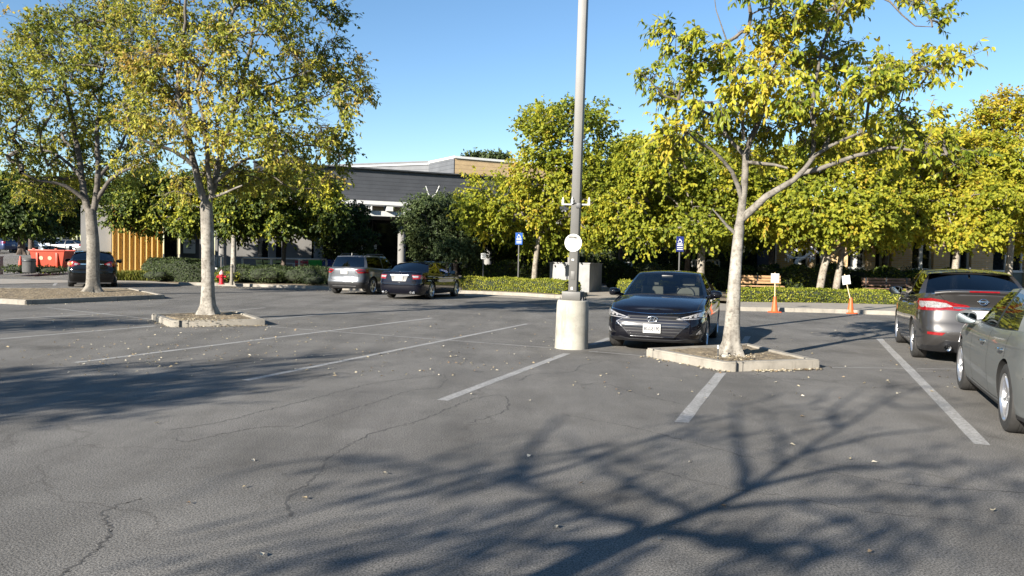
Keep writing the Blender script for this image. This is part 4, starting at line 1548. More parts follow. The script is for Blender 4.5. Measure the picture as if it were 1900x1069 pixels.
def near_trees():
    # left island tree
    Y = gnd(385, 583, .13).y
    b = gnd(386, 585, .12)
    L = [px_limb([(386, 585), (386, 520), (385, 440), (383, 375)], Y, .16, .135)]
    L[0][0][0].z = .1
    L += [px_limb([(381, 382), (366, 325), (350, 262), (340, 215), (330, 165), (338, 90), (345, 20), (340, -60)], Y, .105, .025, -.9),
          px_limb([(350, 262), (352, 220), (345, 125), (333, 19), (330, -60)], Y, .07, .02, .8),
          px_limb([(386, 380), (395, 350), (408, 300), (421, 260), (437, 195), (452, 140), (470, 60), (480, -40)], Y, .1, .02, .7),
          px_limb([(421, 260), (440, 190), (470, 168), (520, 150), (580, 130)], Y, .06, .016, -.5),
          px_limb([(392, 360), (384, 290), (380, 227), (366, 160), (400, 90), (430, 30)], Y, .075, .018, -1.2),
          px_limb([(358, 305), (330, 285), (300, 270), (262, 258), (242, 231), (228, 195)], Y, .065, .018, -1.0),
          px_limb([(388, 366), (412, 362), (430, 352), (450, 344)], Y, .045, .02, -.6),
          px_limb([(398, 340), (450, 300), (510, 285), (575, 270), (640, 290)], Y, .055, .014, .6),
          px_limb([(430, 235), (500, 215), (570, 190), (640, 165)], Y, .045, .012, .2)]
    bl = px_blobs([(300, 60, 75, 80), (380, 10, 85, 70, -.05), (470, 20, 95, 80, -.05), (560, 50, 80, 80, -.1), (420, 105, 90, 60, .08), (330, 140, 85, 70, .12), (515, 140, 85, 65, -.1), (450, 190, 70, 40, -.05), (600, 120, 55, 50, -.12),
                   (650, 148, 52, 45, .18), (590, 205, 70, 45, -.02), (270, 185, 65, 60, .0), (470, 255, 85, 42, .02), (395, 255, 70, 42, .08), (540, 265, 85, 42, -.05), (625, 285, 42, 28, -.15), (430, 310, 60, 25, .16), (500, 320, 75, 26, .04),
                   (300, 240, 60, 40, -.02), (580, 320, 50, 22, -.02), (570, -60, 80, 60, -.08), (420, -70, 110, 60, 0), (615, 240, 45, 30, -.15), (340, 320, 40, 30, .05), (455, 345, 50, 18, .05), (540, 348, 55, 16), (330, 350, 40, 14), (250, 300, 40, 25)], Y, 1.3)
    make_tree('shade_tree', 'pale barked tree with thinning yellow-green crown on the middle-left kerbed island', L, bl, 560, 96, (.1, .046), M['leaf_near'], M['bark'], (.56, .28), .42, group='trees on the kerbed islands', seed=21, base=b, bare=.14)
    # second island tree, further left
    Y = gnd(172, 541, .13).y
    b = gnd(172, 541, .1)
    L = [px_limb([(172, 541), (173, 480), (171, 430), (168, 388)], Y, .23, .185)]
    L[0][0][0].z = .08
    L += [px_limb([(166, 395), (155, 360), (152, 330), (148, 300), (138, 240), (120, 150), (110, 60)], Y, .15, .03, .6),
          px_limb([(160, 372), (130, 350), (100, 338), (70, 335), (40, 320)], Y, .1, .025, -1.2),
          px_limb([(174, 390), (180, 350), (183, 315), (180, 240), (190, 150), (200, 60)], Y, .13, .03, -.5),
          px_limb([(180, 372), (200, 340), (225, 320), (262, 305), (290, 290)], Y, .1, .025, -.9),
          px_limb([(152, 330), (110, 290), (60, 270), (20, 240)], Y, .08, .02, .9),
          px_limb([(182, 330), (215, 290), (240, 230), (260, 150)], Y, .08, .02, 1.0)]
    bl = px_blobs([(60, 60, 50, 45, .05), (120, 85, 85, 60, -.02), (190, 65, 85, 70), (40, 130, 60, 55, .08), (110, 165, 90, 65), (200, 150, 85, 65, .02), (255, 90, 60, 60, -.04), (30, 210, 55, 50, -.04), (100, 245, 85, 50, -.05), (190, 235, 85, 55, -.04),
                   (260, 215, 60, 60, -.05), (250, 20, 70, 45, -.15), (180, 10, 80, 40, -.05), (60, 300, 60, 30, -.08), (140, 320, 70, 26, -.06), (220, 300, 65, 35, -.08), (90, 350, 80, 24, .02), (150, 375, 40, 18, .0), (-30, 150, 70, 80), (-30, 270, 70, 50), (20, 50, 30, 25, .05)], Y, 2.0)
    make_tree('shade_tree', 'thick grey trunked tree with broad olive crown on the far left island, black car behind', L, bl, 510, 84, (.13, .062), M['leaf_near'], M['bark_shaded'], (.44, .27), .6, group='trees on the kerbed islands', seed=22, base=b, bare=.08, twig_k=.008)
    # right island tree
    Y = gnd(1356, 658, .13).y
    b = gnd(1356, 660, .1)
    L = [px_limb([(1356, 660), (1358, 610), (1362, 540), (1368, 460), (1372, 418)], Y, .122, .08)]
    L[0][0][0].z = .08
    L += [px_limb([(1371, 425), (1376, 385), (1379, 350), (1383, 315), (1384, 286)], Y, .082, .06),
          px_limb([(1374, 408), (1392, 392), (1420, 364), (1456, 345), (1486, 322), (1504, 297), (1528, 275), (1572, 260), (1600, 245)], Y, .078, .02, -.5),
          px_limb([(1486, 322), (1508, 318), (1560, 296), (1616, 284), (1650, 275), (1700, 280), (1757, 287)], Y, .05, .016, -.6),
          px_limb([(1377, 372), (1368, 345), (1356, 314), (1340, 296), (1324, 284), (1300, 265), (1275, 245)], Y, .05, .014, -.5),
          px_limb([(1367, 436), (1356, 422), (1340, 408), (1330, 398), (1322, 388)], Y, .036, .012, -.2),
          px_limb([(1384, 290), (1370, 275), (1348, 250), (1340, 225), (1322, 190)], Y, .045, .012, .4),
          px_limb([(1384, 290), (1400, 240), (1420, 190), (1435, 130), (1470, 70), (1500, 10)], Y, .06, .014, .5),
          px_limb([(1384, 300), (1430, 307), (1462, 312)], Y, .04, .02, -.3),
          px_limb([(1504, 297), (1510, 240), (1508, 180), (1524, 100), (1552, 32), (1580, -20)], Y, .05, .012, .3),
          px_limb([(1528, 275), (1580, 210), (1640, 165), (1700, 150)], Y, .045, .012, .6),
          px_limb([(1340, 225), (1300, 205), (1262, 188), (1235, 175), (1206, 150), (1186, 132)], Y, .03, .007, -.3),
          px_limb([(1560, -10), (1620, -15), (1665, 15), (1690, 45), (1730, 50)], Y, .03, .007, -.2),
          px_limb([(1380, 260), (1375, 180), (1360, 110), (1335, 40), (1325, -10)], Y, .035, .006, .2)]
    bl = px_blobs([(1240, 55, 26, 22), (1200, 142, 26, 18), (1285, 85, 45, 35, .02), (1255, 175, 45, 38, .05), (1330, 150, 60, 50, .05), (1400, 95, 60, 45, .1), (1470, 75, 60, 42, .12), (1440, 165, 70, 45, .18), (1530, 110, 70, 45, .05), (1520, 190, 65, 40, .15),
                   (1600, 150, 65, 45, -.05), (1680, 125, 62, 40, .05), (1738, 118, 40, 32, .05), (1580, 235, 60, 38, -.1), (1640, 220, 55, 32, -.1), (1460, 230, 60, 36, .08), (1390, 215, 55, 40, .05), (1310, 235, 60, 38, .0), (1260, 245, 45, 34, .02),
                   (1240, 290, 40, 28, .08), (1700, 215, 40, 26, -.12), (1780, 292, 36, 24, -.18), (1730, 265, 40, 20, -.15), (1725, 48, 26, 20, -.02), (1745, 25, 14, 12), (1560, 20, 60, 35, 0), (1690, 5, 34, 20, -.1), (1480, 0, 60, 40, .05), (1400, 290, 45, 20, -.1), (1520, 265, 40, 20, -.15), (1690, 262, 46, 18, -.05), (1620, 268, 40, 18), (1430, -60, 80, 45), (1590, -70, 80, 40)], Y, .9)
    make_tree('shade_tree', 'young tree with large drooping yellow-green leaves on the right island before the dark sedan', L, bl, 450, 60, (.104, .047), M['leaf_right'], M['bark'], (.53, .25), .33, group='trees on the kerbed islands', seed=23, base=b, droop=.75, bare=.06, twig_k=.0042)


def back_trees():
    gl_ = 'trees in front of the clinic'

    def t(name, label, base, fork, r0, bl, Y, n, lpc, leaf, lm, bm, tone, seed, group, lean=(0, 0), cr=.6, deep=1.6, extra=(), cut=None, bare=0.0, nl=7):
        B = px_blobs(bl, Y, deep, seed, 20 if gl_ and group == gl_ else 11)
        Lm = auto_limbs(base, fork, r0, B, lean, nl, seed) + list(extra)
        make_tree(name, label, Lm, B, int(n * 1.6), int(lpc * 2.1), leaf, lm, bm, tone, cr, group=group, twigs=False, seed=seed, base=base, flare=1.25, droop=.45, cut=cut, bare=bare, twig_k=.009)
    gs = 'trees along the planted kerb'
    big, sm = (.155, .115), (.13, .08)
    b = at(990, 522, 39.5)
    b.z = .1
    t('sycamore', 'tall yellow-green sycamore rising behind the lamp post and grey utility box', b, 2.6, .15,
      [(997, 272, 30, 40), (1005, 228, 50, 36, .05), (1045, 230, 60, 42), (1100, 235, 42, 42), (966, 352, 26, 30), (928, 388, 34, 26), (888, 352, 28, 26), (926, 342, 20, 24), (880, 385, 28, 28), (1005, 320, 55, 50, .05), (1070, 320, 70, 50), (1115, 310, 35, 45), (900, 392, 42, 34), (970, 400, 75, 45, .06), (1050, 400, 70, 45), (1100, 400, 50, 45), (922, 438, 32, 20, .05), (1010, 450, 60, 25), (1080, 450, 45, 22)], 39.5, 430, 32, big, M['leaf_syc'], M['bark2'], (.45, .22), 31, gs, (.2, 0), .72)
    b = at(846, 520, 43)
    b.z = .1
    t('olive_tree', 'dense grey-green small-leaved tree in front of the entrance roof', b, 2.3, .15,
      [(795, 388, 36, 20), (835, 388, 40, 24), (775, 425, 34, 26, -.05), (830, 430, 55, 34), (875, 425, 34, 34), (800, 465, 42, 22, -.1), (850, 470, 40, 20, -.1)], 43, 330, 42, sm, M['leaf_olive'], M['bark3'], (.5, .22), 32, gs, (-.1, 0), .62)
    b = at(1300, 500, 37)
    b.z = .1
    t('sycamore', 'sycamore with thick pale trunk standing behind the dark sedan roof', b, 3.0, .19,
      [(1180, 330, 55, 45), (1240, 310, 60, 45), (1300, 300, 60, 50), (1360, 320, 55, 50), (1170, 395, 55, 38, .05), (1240, 400, 65, 38), (1310, 390, 60, 42), (1370, 390, 50, 45), (1200, 440, 50, 22, .1), (1280, 440, 50, 20), (1180, 285, 36, 26), (1130, 420, 40, 30, .12)], 37, 400, 32, big, M['leaf_syc'], M['bark2'], (.38, .22), 33, gs, (.05, 0), .7)
    b = at(1518, 548, 36)
    b.z = .1
    ex = [px_limb([(1550, 546), (1556, 505), (1562, 470), (1566, 430), (1570, 380)], 36.3, .2, .09), px_limb([(1560, 478), (1585, 462), (1604, 455)], 36.2, .09, .03), px_limb([(1545, 470), (1580, 440), (1590, 400)], 36.2, .1, .04)]
    t('multi_trunk_sycamore', 'sycamore with leaning twin trunks behind the right clipped hedge and the cone signs', b, 3.0, .18,
      [(1450, 330, 55, 50), (1520, 300, 60, 45), (1590, 310, 60, 45), (1440, 395, 55, 42, -.05), (1510, 380, 65, 45), (1590, 380, 65, 45, .05), (1640, 360, 50, 50, .08), (1480, 430, 50, 26, -.02), (1560, 430, 60, 26, .06), (1640, 425, 50, 28, .1), (1560, 270, 50, 30, .05)], 36, 420, 32, big, M['leaf_syc'], M['bark2'], (.47, .22), 34, gs, (.7, 0), .7, 1.6, ex)
    b = at(1770, 520, 39)
    b.z = .2
    t('sycamore', 'golden sycamore with forked pale trunk above the graphite sedan', b, 2.4, .19,
      [(1690, 310, 55, 45, .05), (1750, 290, 60, 45, .08), (1810, 300, 55, 50, .05), (1700, 380, 60, 42), (1770, 370, 65, 45, .05), (1830, 380, 50, 45), (1720, 430, 50, 26, .12), (1800, 435, 55, 26), (1690, 260, 40, 26), (1660, 440, 30, 24, .1)], 39, 400, 32, big, M['leaf_syc'], M['bark2'], (.53, .2), 35, gs, (.1, 0), .72)
    b = at(1870, 520, 40)
    b.z = .2
    t('sycamore', 'tallest golden sycamore at the right edge of the photo', b, 3.0, .2,
      [(1820, 230, 40, 42, .1), (1870, 220, 45, 45, .12), (1930, 220, 50, 50, .1), (1840, 300, 50, 50, .08), (1900, 300, 60, 50), (1860, 380, 55, 50), (1920, 390, 55, 50), (1850, 440, 50, 26), (1910, 450, 50, 26, .1), (1960, 300, 55, 60)], 40, 400, 32, big, M['leaf_syc'], M['bark2'], (.6, .2), 36, gs, (.1, 0), .72)
    gb = 'trees behind the planted kerb'
    for k, (px, py, Y, bl, lab, tn, lm) in enumerate([
        (1150, 520, 47, [(1120, 350, 60, 45), (1180, 330, 50, 45), (1130, 420, 70, 40), (1200, 410, 50, 40), (1160, 285, 34, 26)], 'darker green tree filling the gap right of the lamp post', .3, 'leaf_syc'),
        (1430, 510, 45, [(1400, 330, 60, 45), (1460, 320, 60, 45), (1400, 410, 60, 40), (1470, 400, 60, 40), (1400, 440, 50, 26)], 'shaded green tree in front of the white tree sculpture', .24, 'leaf_syc'),
        (1640, 510, 47, [(1620, 320, 60, 45), (1680, 340, 60, 45), (1640, 420, 60, 40), (1600, 430, 40, 30)], 'yellowing tree in front of the brick building windows', .5, 'leaf_syc'),
        (1275, 510, 43, [(1260, 360, 60, 40), (1320, 370, 55, 40), (1280, 430, 60, 34), (1340, 440, 40, 26)], 'branching dark trunk tree behind the blue sign', .26, 'leaf_syc'),
        (940, 520, 47, [(945, 405, 30, 26), (920, 430, 50, 34), (960, 460, 50, 30)], 'dark reddish tree behind the blue disabled parking sign', .2, 'leaf_dark'),
            (1830, 520, 50, [(1740, 340, 60, 50), (1830, 330, 70, 50), (1900, 340, 60, 50), (1760, 430, 60, 40), (1860, 430, 60, 40)], 'deep green tree filling behind the golden sycamores', .35, 'leaf_syc')]):
        b = at(px, py, Y)
        b.z = .2
        t('broadleaf_tree', lab, b, 2.4, .17, bl, Y, 220, 32, big, M[lm], M['bark3'], (tn, .2), 50 + k, gb, (0, 0), .85)
    # left: dark trees before the clinic
    gl = 'trees in front of the clinic'
    b = at(433, 525, 40.5)
    b.z = .1
    t('ficus_tree', 'dense tree with yellow tipped foliage left of the sunlit pale trunk', b, 2.4, .15,
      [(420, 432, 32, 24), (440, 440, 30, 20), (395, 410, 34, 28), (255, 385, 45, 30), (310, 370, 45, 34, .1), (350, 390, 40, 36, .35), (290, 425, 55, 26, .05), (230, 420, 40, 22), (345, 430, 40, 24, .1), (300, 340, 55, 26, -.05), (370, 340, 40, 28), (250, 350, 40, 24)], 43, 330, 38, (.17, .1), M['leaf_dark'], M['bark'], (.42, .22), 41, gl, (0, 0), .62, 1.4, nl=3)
    b = at(525, 505, 43)
    b.z = .1
    t('ficus_tree', 'dense dark tree with bright yellow patches beside the white entrance fascia', b, 2.8, .14,
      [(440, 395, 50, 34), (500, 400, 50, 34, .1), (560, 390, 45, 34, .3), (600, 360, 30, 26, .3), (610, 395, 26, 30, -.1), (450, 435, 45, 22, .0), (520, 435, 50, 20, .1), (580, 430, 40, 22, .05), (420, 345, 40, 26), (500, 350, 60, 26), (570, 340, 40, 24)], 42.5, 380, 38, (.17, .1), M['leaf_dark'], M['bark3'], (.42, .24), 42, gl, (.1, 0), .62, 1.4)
    b = at(640, 500, 46)
    b.z = .1
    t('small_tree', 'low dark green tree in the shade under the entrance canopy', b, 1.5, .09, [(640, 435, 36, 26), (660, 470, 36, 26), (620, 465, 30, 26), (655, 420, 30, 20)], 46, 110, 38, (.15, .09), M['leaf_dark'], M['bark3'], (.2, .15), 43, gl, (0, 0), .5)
    # far left parking lot
    gf = 'trees round the far upper lot'
    for k, (px, py, Y, bl, lab, tn, r0, lm) in enumerate([
        (40, 470, 58, [(20, 385, 45, 34), (60, 395, 45, 30), (-20, 390, 40, 34), (50, 360, 40, 24), (20, 420, 40, 18)], 'dark crowned tree at the left edge behind the orange bin', .22, .26, 'leaf_dark'),
        (58, 470, 62, [(90, 410, 45, 22), (60, 430, 40, 18), (130, 400, 45, 24), (110, 380, 45, 22)], 'dark crowned tree beside the grey litter bin', .24, .22, 'leaf_dark'),
        (8, 452, 86, [(0, 400, 35, 30), (25, 425, 26, 18), (-10, 430, 30, 20)], 'pale trunked young tree by the first far parking sign', .4, .16, 'leaf_dark'),
        (125, 452, 88, [(110, 405, 30, 22), (140, 400, 30, 22), (160, 420, 28, 18)], 'pale trunked young tree above the silver coupe', .35, .16, 'leaf_dark'),
        (146, 452, 92, [(175, 400, 36, 26), (190, 430, 26, 18), (150, 390, 36, 22)], 'young tree beside the grey end wall', .38, .15, 'leaf_dark'),
            (75, 440, 105, [(70, 425, 40, 22, .2), (110, 430, 35, 20, .15), (30, 430, 35, 22, .1), (75, 395, 50, 22)], 'rounded bright green tree beyond the far parked cars', .5, .2, 'leaf_syc')]):
        b = at(px, py, Y)
        t('broadleaf_tree', lab, b, 2.2, r0, bl, Y, 150, 30, (.3, .2), M[lm], M['bark2'] if k > 1 else M['bark3'], (tn, .2), 70 + k, gf, (0, 0), 1.0, 2.0)
    rs = random.Random(5)
    for k in range(9):
        px = -30 + k * 32
        Y = 120 + rs.uniform(-8, 10)
        b = at(px, 455, Y)
        bl = [(px + rs.uniform(-14, 14), 350 + rs.uniform(-18, 22) + 16 * q, rs.uniform(22, 32), rs.uniform(18, 26)) for q in range(5)]
        t('far_tree', ['tall dark tree far behind the upper lot', 'tall olive tree far behind the upper lot'][k % 2] + ' counted ' + ['first', 'second', 'third', 'fourth', 'fifth', 'sixth', 'seventh', 'eighth', 'ninth'][k] + ' from the left edge', b, 3, .3, bl, Y, 110, 28, (.5, .34), M['leaf_dark'], M['bark3'], (.25 + .14 * (k % 2), .2), 90 + k, 'tree row far behind the upper lot', (0, 0), 1.5, 3)
    # far trees over the roof of the clinic
    for k, px in enumerate((880, 905, 930)):
        b = at(px, 440, 95)
        bl = [(px + q * 8 - 8, 296 + abs(q - 1) * 5, 14, 9) for q in range(3)]
        t('far_tree', 'treetop just showing over the white roof edge, ' + ['left one of three', 'middle one of three', 'right one of three'][k], b, 5, .2, bl, 95, 40, 30, (.3, .2), M['leaf_olive'], M['bark3'], (.45, .2), 110 + k, 'treetops over the tan roof', (0, 0), .9, 1)


def shadow_trees():
    """trees behind and left of the camera: only their shadows fall into the photo"""
    rs = random.Random(9)
    k = 1 / math.tan(SUN_EL)
    sx, sy = math.sin(SUN_AZ) * k, math.cos(SUN_AZ) * k

    def up(px, py, h):
        """point at height h whose shadow falls on the photo position"""
        g = gnd(px, py)
        h *= 1.05
        return Vector((g.x - sx * h, g.y - sy * h, h))
    # broad thin-leaved tree whose trunk shadow enters at the bottom edge
    F = up(1200, 985, 2.6)
    base = Vector((F.x - .15, F.y - .1, 0))
    f2 = up(1400, 905, 3.5)
    L = [([base, base.lerp(F, .5), F], .12, .085),
         ([F, up(1310, 945, 3.05), f2], .078, .06),
         ([f2, up(1480, 845, 4.1), up(1560, 795, 4.7), up(1640, 745, 5.4), up(1720, 715, 6.2)], .056, .015),
         ([f2, up(1520, 875, 4.0), up(1680, 865, 4.6), up(1860, 858, 5.4)], .06, .02),
         ([F, up(1090, 945, 3.3), up(960, 895, 4.0), up(800, 875, 4.8)], .06, .015),
         ([up(960, 895, 4.0), up(1100, 850, 4.5), up(1250, 800, 5.0), up(1400, 760, 5.6)], .048, .012),
         ([up(960, 895, 4.0), up(985, 830, 4.5), up(1040, 770, 5.2)], .06, .02),
         ([up(1390, 908, 3.45), up(1375, 860, 3.9), up(1365, 800, 4.5), up(1360, 745, 5.2)], .07, .02),
         ([up(1560, 795, 4.7), up(1545, 760, 5.1), up(1600, 720, 5.8)], .05, .015),
         ([F, up(1500, 1010, 3.4), up(1650, 1040, 4.0)], .07, .02),
         ([up(1280, 955, 3.0), up(1180, 900, 3.4), up(1100, 850, 4.0), up(1050, 800, 4.6)], .045, .012),
         ([up(1450, 870, 3.9), up(1440, 810, 4.4), up(1420, 760, 5.0)], .04, .01),
         ([up(1500, 840, 4.1), up(1620, 810, 4.6), up(1760, 790, 5.4)], .045, .012),
         ([up(800, 875, 4.8), up(640, 850, 5.4), up(470, 870, 6.0), up(330, 930, 6.6)], .04, .012),
         ([up(640, 930, 5.2), up(480, 975, 5.6), up(330, 1010, 6.0)], .035, .01),
         ([up(1000, 960, 3.9), up(860, 1030, 4.2), up(700, 1060, 4.6)], .04, .012),
         ([up(1480, 930, 3.6), up(1600, 980, 4.0), up(1760, 1010, 4.6)], .035, .01),
         ([up(1300, 1000, 2.8), up(1480, 1040, 3.2), up(1600, 1010, 3.6), up(1700, 960, 4.2)], .05, .015),
         ([up(880, 885, 4.3), up(760, 920, 4.7), up(640, 930, 5.2)], .05, .012),
         ([up(1050, 930, 3.5), up(1000, 960, 3.9), up(900, 985, 4.4)], .05, .012),
         ([up(1330, 945, 3.1), up(1480, 930, 3.6), up(1640, 925, 4.2), up(1800, 930, 4.8)], .055, .012),
         ([up(1120, 850, 4.5), up(1230, 870, 4.8), up(1330, 850, 5.2)], .03, .01),
         ([up(1640, 745, 5.4), up(1690, 760, 5.8), up(1760, 750, 6.4)], .03, .01),
         ([up(1150, 1000, 2.6), up(1000, 1010, 3.2), up(880, 1000, 3.8)], .08, .02)]
    bl = []
    for px, py, h, r in ((780, 880, 4.8, .75), (900, 930, 4.2, .7), (1050, 960, 3.6, .6), (1100, 850, 4.6, .55), (1300, 830, 4.8, .6), (1350, 760, 5.4, .5), (1550, 770, 5.2, .55), (1700, 740, 6, .6), (1480, 870, 4.2, .5), (1700, 870, 4.8, .5), (1640, 1000, 3.9, .8), (1780, 960, 4.4, .7), (620, 900, 5.2, .6), (1000, 1040, 3.4, .7), (1300, 1050, 3.2, .8), (700, 1000, 4.4, .6), (1850, 880, 5, .6), (1500, 960, 3.8, .6), (850, 960, 4.2, .7), (760, 1020, 3.9, .7), (950, 1000, 3.7, .6), (1420, 1010, 3.4, .7)):
        bl.append((up(px, py, h), (r, r, r * .6), 0))
    make_tree('shade_tree', 'spreading thin leaved tree behind the camera casting the branching foreground shadow', L, bl, 110, 9, (.075, .038), M['leaf_near'], M['bark'], (.45, .2), .55, group='trees behind the camera', seed=81, base=base, twig_k=.006, limb_k=.64)
    # denser tree further left: the dark band on the left
    F = up(120, 722, 4.2)
    base = Vector((F.x, F.y, 0))
    L = [([base, base.lerp(F, .5), F], .17, .13)]
    bl = []
    for px, py, h, r in ((30, 735, 4.6, 1.0), (150, 725, 4.8, 1.0), (280, 715, 5.0, .9), (390, 705, 5.2, .75), (120, 755, 4.2, .8), (240, 745, 4.4, .7), (470, 680, 5.6, .5), (530, 664, 6, .45), (20, 700, 5.4, .8), (350, 680, 5.7, .5)):
        c = up(px, py, h)
        bl.append((c, (r, r, r * .55), 0))
        L.append(([F, F.lerp(c, .5) + Vector((0, 0, .2)), c], .07, .015))
    make_tree('shade_tree', 'leafy tree left of the camera casting the dark band on the left asphalt', L, bl, 260, 30, (.1, .05), M['leaf_near'], M['bark'], (.45, .2), .5, group='trees behind the camera', seed=82, base=base)
    F = up(60, 606, 3.6)
    base = Vector((F.x, F.y, 0))
    L = [([base, base.lerp(F, .5), F], .17, .13)]
    bl = []
    for px, py, h, r in ((20, 608, 4.6, 1.1), (110, 603, 4.8, 1.0), (200, 599, 5.0, .9), (60, 597, 5.2, 1.0), (-60, 606, 4.8, 1.2)):
        c = up(px, py, h)
        bl.append((c, (r, r, r * .55), 0))
        L.append(([F, F.lerp(c, .5) + Vector((0, 0, .2)), c], .07, .015))
    make_tree('shade_tree', 'leafy tree far left of the view casting the shadow across the left stalls', L, bl, 160, 28, (.12, .06), M['leaf_near'], M['bark'], (.45, .2), .55, group='trees behind the camera', seed=83, base=base)


# ---- hedges and shrubs
def hedge(name, label, cat, path, width, height, z0, leaf, n_m2, mat, tone, seed, group=None, wob=.06, parent=None, loc=None):
    """clipped hedge along a ground path (list of Vectors on its front edge, going right)"""
    global RNG
    RNG = np.random.default_rng(seed)
    P = catmull([(p[0], p[1]) for p in path], max(4, int(sum((Vector(path[i + 1]) - Vector(path[i])).length for i in range(len(path) - 1)) / .35)))
    o = np.array([P[0][0], P[0][1], z0])
    n = len(P)
    tg = np.gradient(P, axis=0)
    tg /= np.linalg.norm(tg, axis=1, keepdims=True)
    nb = np.stack([-tg[:, 1], tg[:, 0]], 1)
    prof = [(0.03, 0), (0, .3 * height), (.0, .8 * height), (.06, .97 * height), (width * .5, height), (width - .06, .97 * height), (width, .8 * height), (width, 0)]
    hw = [1 + wob * math.sin(i * 1.3 + seed) + RNG.normal(0, wob * .4) for i in range(n)]
    V, F = [], []
    m = len(prof)
    for i in range(n):
        for (a, h) in prof:
            q = P[i] + nb[i] * (a + RNG.normal(0, wob * .25))
            V.append((q[0] - o[0], q[1] - o[1], h * hw[i] * .97))
    for i in range(n - 1):
        for j in range(m - 1):
            F.append((i * m + j, (i + 1) * m + j, (i + 1) * m + j + 1, i * m + j + 1))
    F.append(tuple(range(m)))
    F.append(tuple((n - 1) * m + j for j in range(m - 1, -1, -1)))
    Va = np.array(V)
    quads = [f for f in F if len(f) == 4]
    B, D, N_ = [], [], []
    for f in quads + [(0, 1, 2, 6), (0, 2, 6, 7)] + [tuple((n - 1) * m + j for j in (0, 1, 2, 6)), tuple((n - 1) * m + j for j in (0, 2, 6, 7))]:
        a, b, c, d = (Va[k] for k in f)
        ar = np.linalg.norm(np.cross(b - a, d - a))
        k = int(ar * n_m2) + (RNG.uniform() < (ar * n_m2) % 1)
        if k < 1:
            continue
        u, v = RNG.uniform(size=(k, 1)), RNG.uniform(size=(k, 1))
        p = (a * (1 - u) + b * u) * (1 - v) + (d * (1 - u) + c * u) * v
        nr = np.cross(b - a, d - a)
        nr = nr / (np.linalg.norm(nr) + 1e-9)
        if nr @ (a - Va.mean(0)) < 0 and abs(nr[2]) < .9:
            nr = -nr
        if nr[2] < -.5:
            nr = -nr
        B.append(p + nr * RNG.normal(0, .03, (k, 1)))
        D.append(nr * .5 + RNG.normal(0, .6, (k, 3)) + np.array([0, 0, .25]))
        N_.append(nr + RNG.normal(0, .5, (k, 3)))
    B, D, N_ = map(np.concatenate, (B, D, N_))
    big = np.sin(B[:, 0] * 1.7 + seed) * np.sin(B[:, 0] * .6 + 1.3 * seed) * .12
    T = np.clip(tone[0] + big + RNG.normal(0, tone[1], len(B)), 0, 1)
    root = thing(name, label, cat, tuple(o), 0, group)
    leaf_mesh('foliage', B, D, N_, leaf[0], leaf[1], T, mat, root)
    mb = MB()
    mb.v, mb.f, mb.mi = V, F, [0] * len(F)
    mb.build('branches', M['core'], root)
    return root


def bush(name, label, cat, c, r, n, leaf, mat, tone, seed, group=None, lumps=5):
    """rounded shrub: lumpy shells of leaves on short stems"""
    global RNG
    RNG = np.random.default_rng(seed)
    c = Vector(c)
    B, D, N_, T = [], [], [], []
    core = MB()
    rs = random.Random(seed)
    for k in range(lumps):
        w = 2 * math.pi * k / lumps + rs.uniform(-.4, .4)
        q = np.array([math.cos(w) * r[0] * .45 * rs.uniform(.6, 1.2), math.sin(w) * r[1] * .45 * rs.uniform(.6, 1.2), r[2] * rs.uniform(.42, .6)]) if k else np.array([0, 0, r[2] * .55])
        rr = np.array(r) * np.array([.62, .62, .5]) * rs.uniform(.75, 1.1)
        m = n // lumps
        u = rnd_unit(m)
        p = q + u * rr * (RNG.uniform(.72, 1.08, (m, 1)))
        ok = p[:, 2] > .02
        p, u = p[ok], u[ok]
        B.append(p)
        D.append(u * .6 + RNG.normal(0, .6, p.shape) + np.array([0, 0, .2]))
        N_.append(u + RNG.normal(0, .5, p.shape))
        T.append(np.clip(tone[0] + rs.uniform(-.12, .12) + RNG.normal(0, tone[1], len(p)), 0, 1))
        core.tube([(0, 0, 0), tuple(q * .6), tuple(q + np.array([0, 0, rr[2] * .5]))], [.03, .02, .008], 5)
        bm = bmesh.new()
        bmesh.ops.create_icosphere(bm, subdivisions=2, radius=1)
        for v in bm.verts:
            v.co = Vector(q + np.array(v.co) * rr * .72 * rs.uniform(.9, 1.05))
            v.co.z = max(v.co.z, .0)
        core.bm(bm)
    root = thing(name, label, cat, c, 0, group)
    B, D, N_, T = map(np.concatenate, (B, D, N_, T))
    leaf_mesh('foliage', B, D, N_, leaf[0], leaf[1], T, mat, root)
    core.build('branches', M['core'], root)
    return root


def added_leaf_belt():
    """unseen leaf belt added behind the camera to darken reflections in glass and paint"""
    global RNG
    RNG = np.random.default_rng(5)
    B, D, N_, T = [], [], [], []
    for k in range(64):
        w = R(100 + 340 / 64 * k * .62 + RNG.uniform(-2, 2) - 15)
        rr = 52 + RNG.uniform(-6, 8)
        c = np.array([-math.cos(w - R(90)) * 0 + math.sin(w) * rr, math.cos(w) * rr, 0])
        h = RNG.uniform(6, 9.5)
        n = 900
        u = rnd_unit(n)
        p = c + np.array([0, 0, h * .5]) + u * np.array([4.2, 4.2, h * .52]) * RNG.uniform(.6, 1.05, (n, 1))
        p[:, 2] = np.maximum(p[:, 2], .05)
        B.append(p)
        D.append(u + RNG.normal(0, .6, (n, 3)))
        N_.append(RNG.normal(size=(n, 3)))
        T.append(RNG.uniform(.1, .6, n))
    o = leaf_mesh('wood', np.concatenate(B), np.concatenate(D), np.concatenate(N_), 1.0, .8, np.concatenate(T), M['leaf_dark'])  # unseen leaves, added so the car bodies mirror dark foliage
    tag(o, kind='stuff')


# ------------------------------------------------------------------ ground, kerbs, markings
def proj(P):
    d = Vector(P) - CAM
    w = d.dot(_f)
    return 950 + FOCAL * d.dot(CI) / w, 534.5 - FOCAL * d.dot(CJ) / w


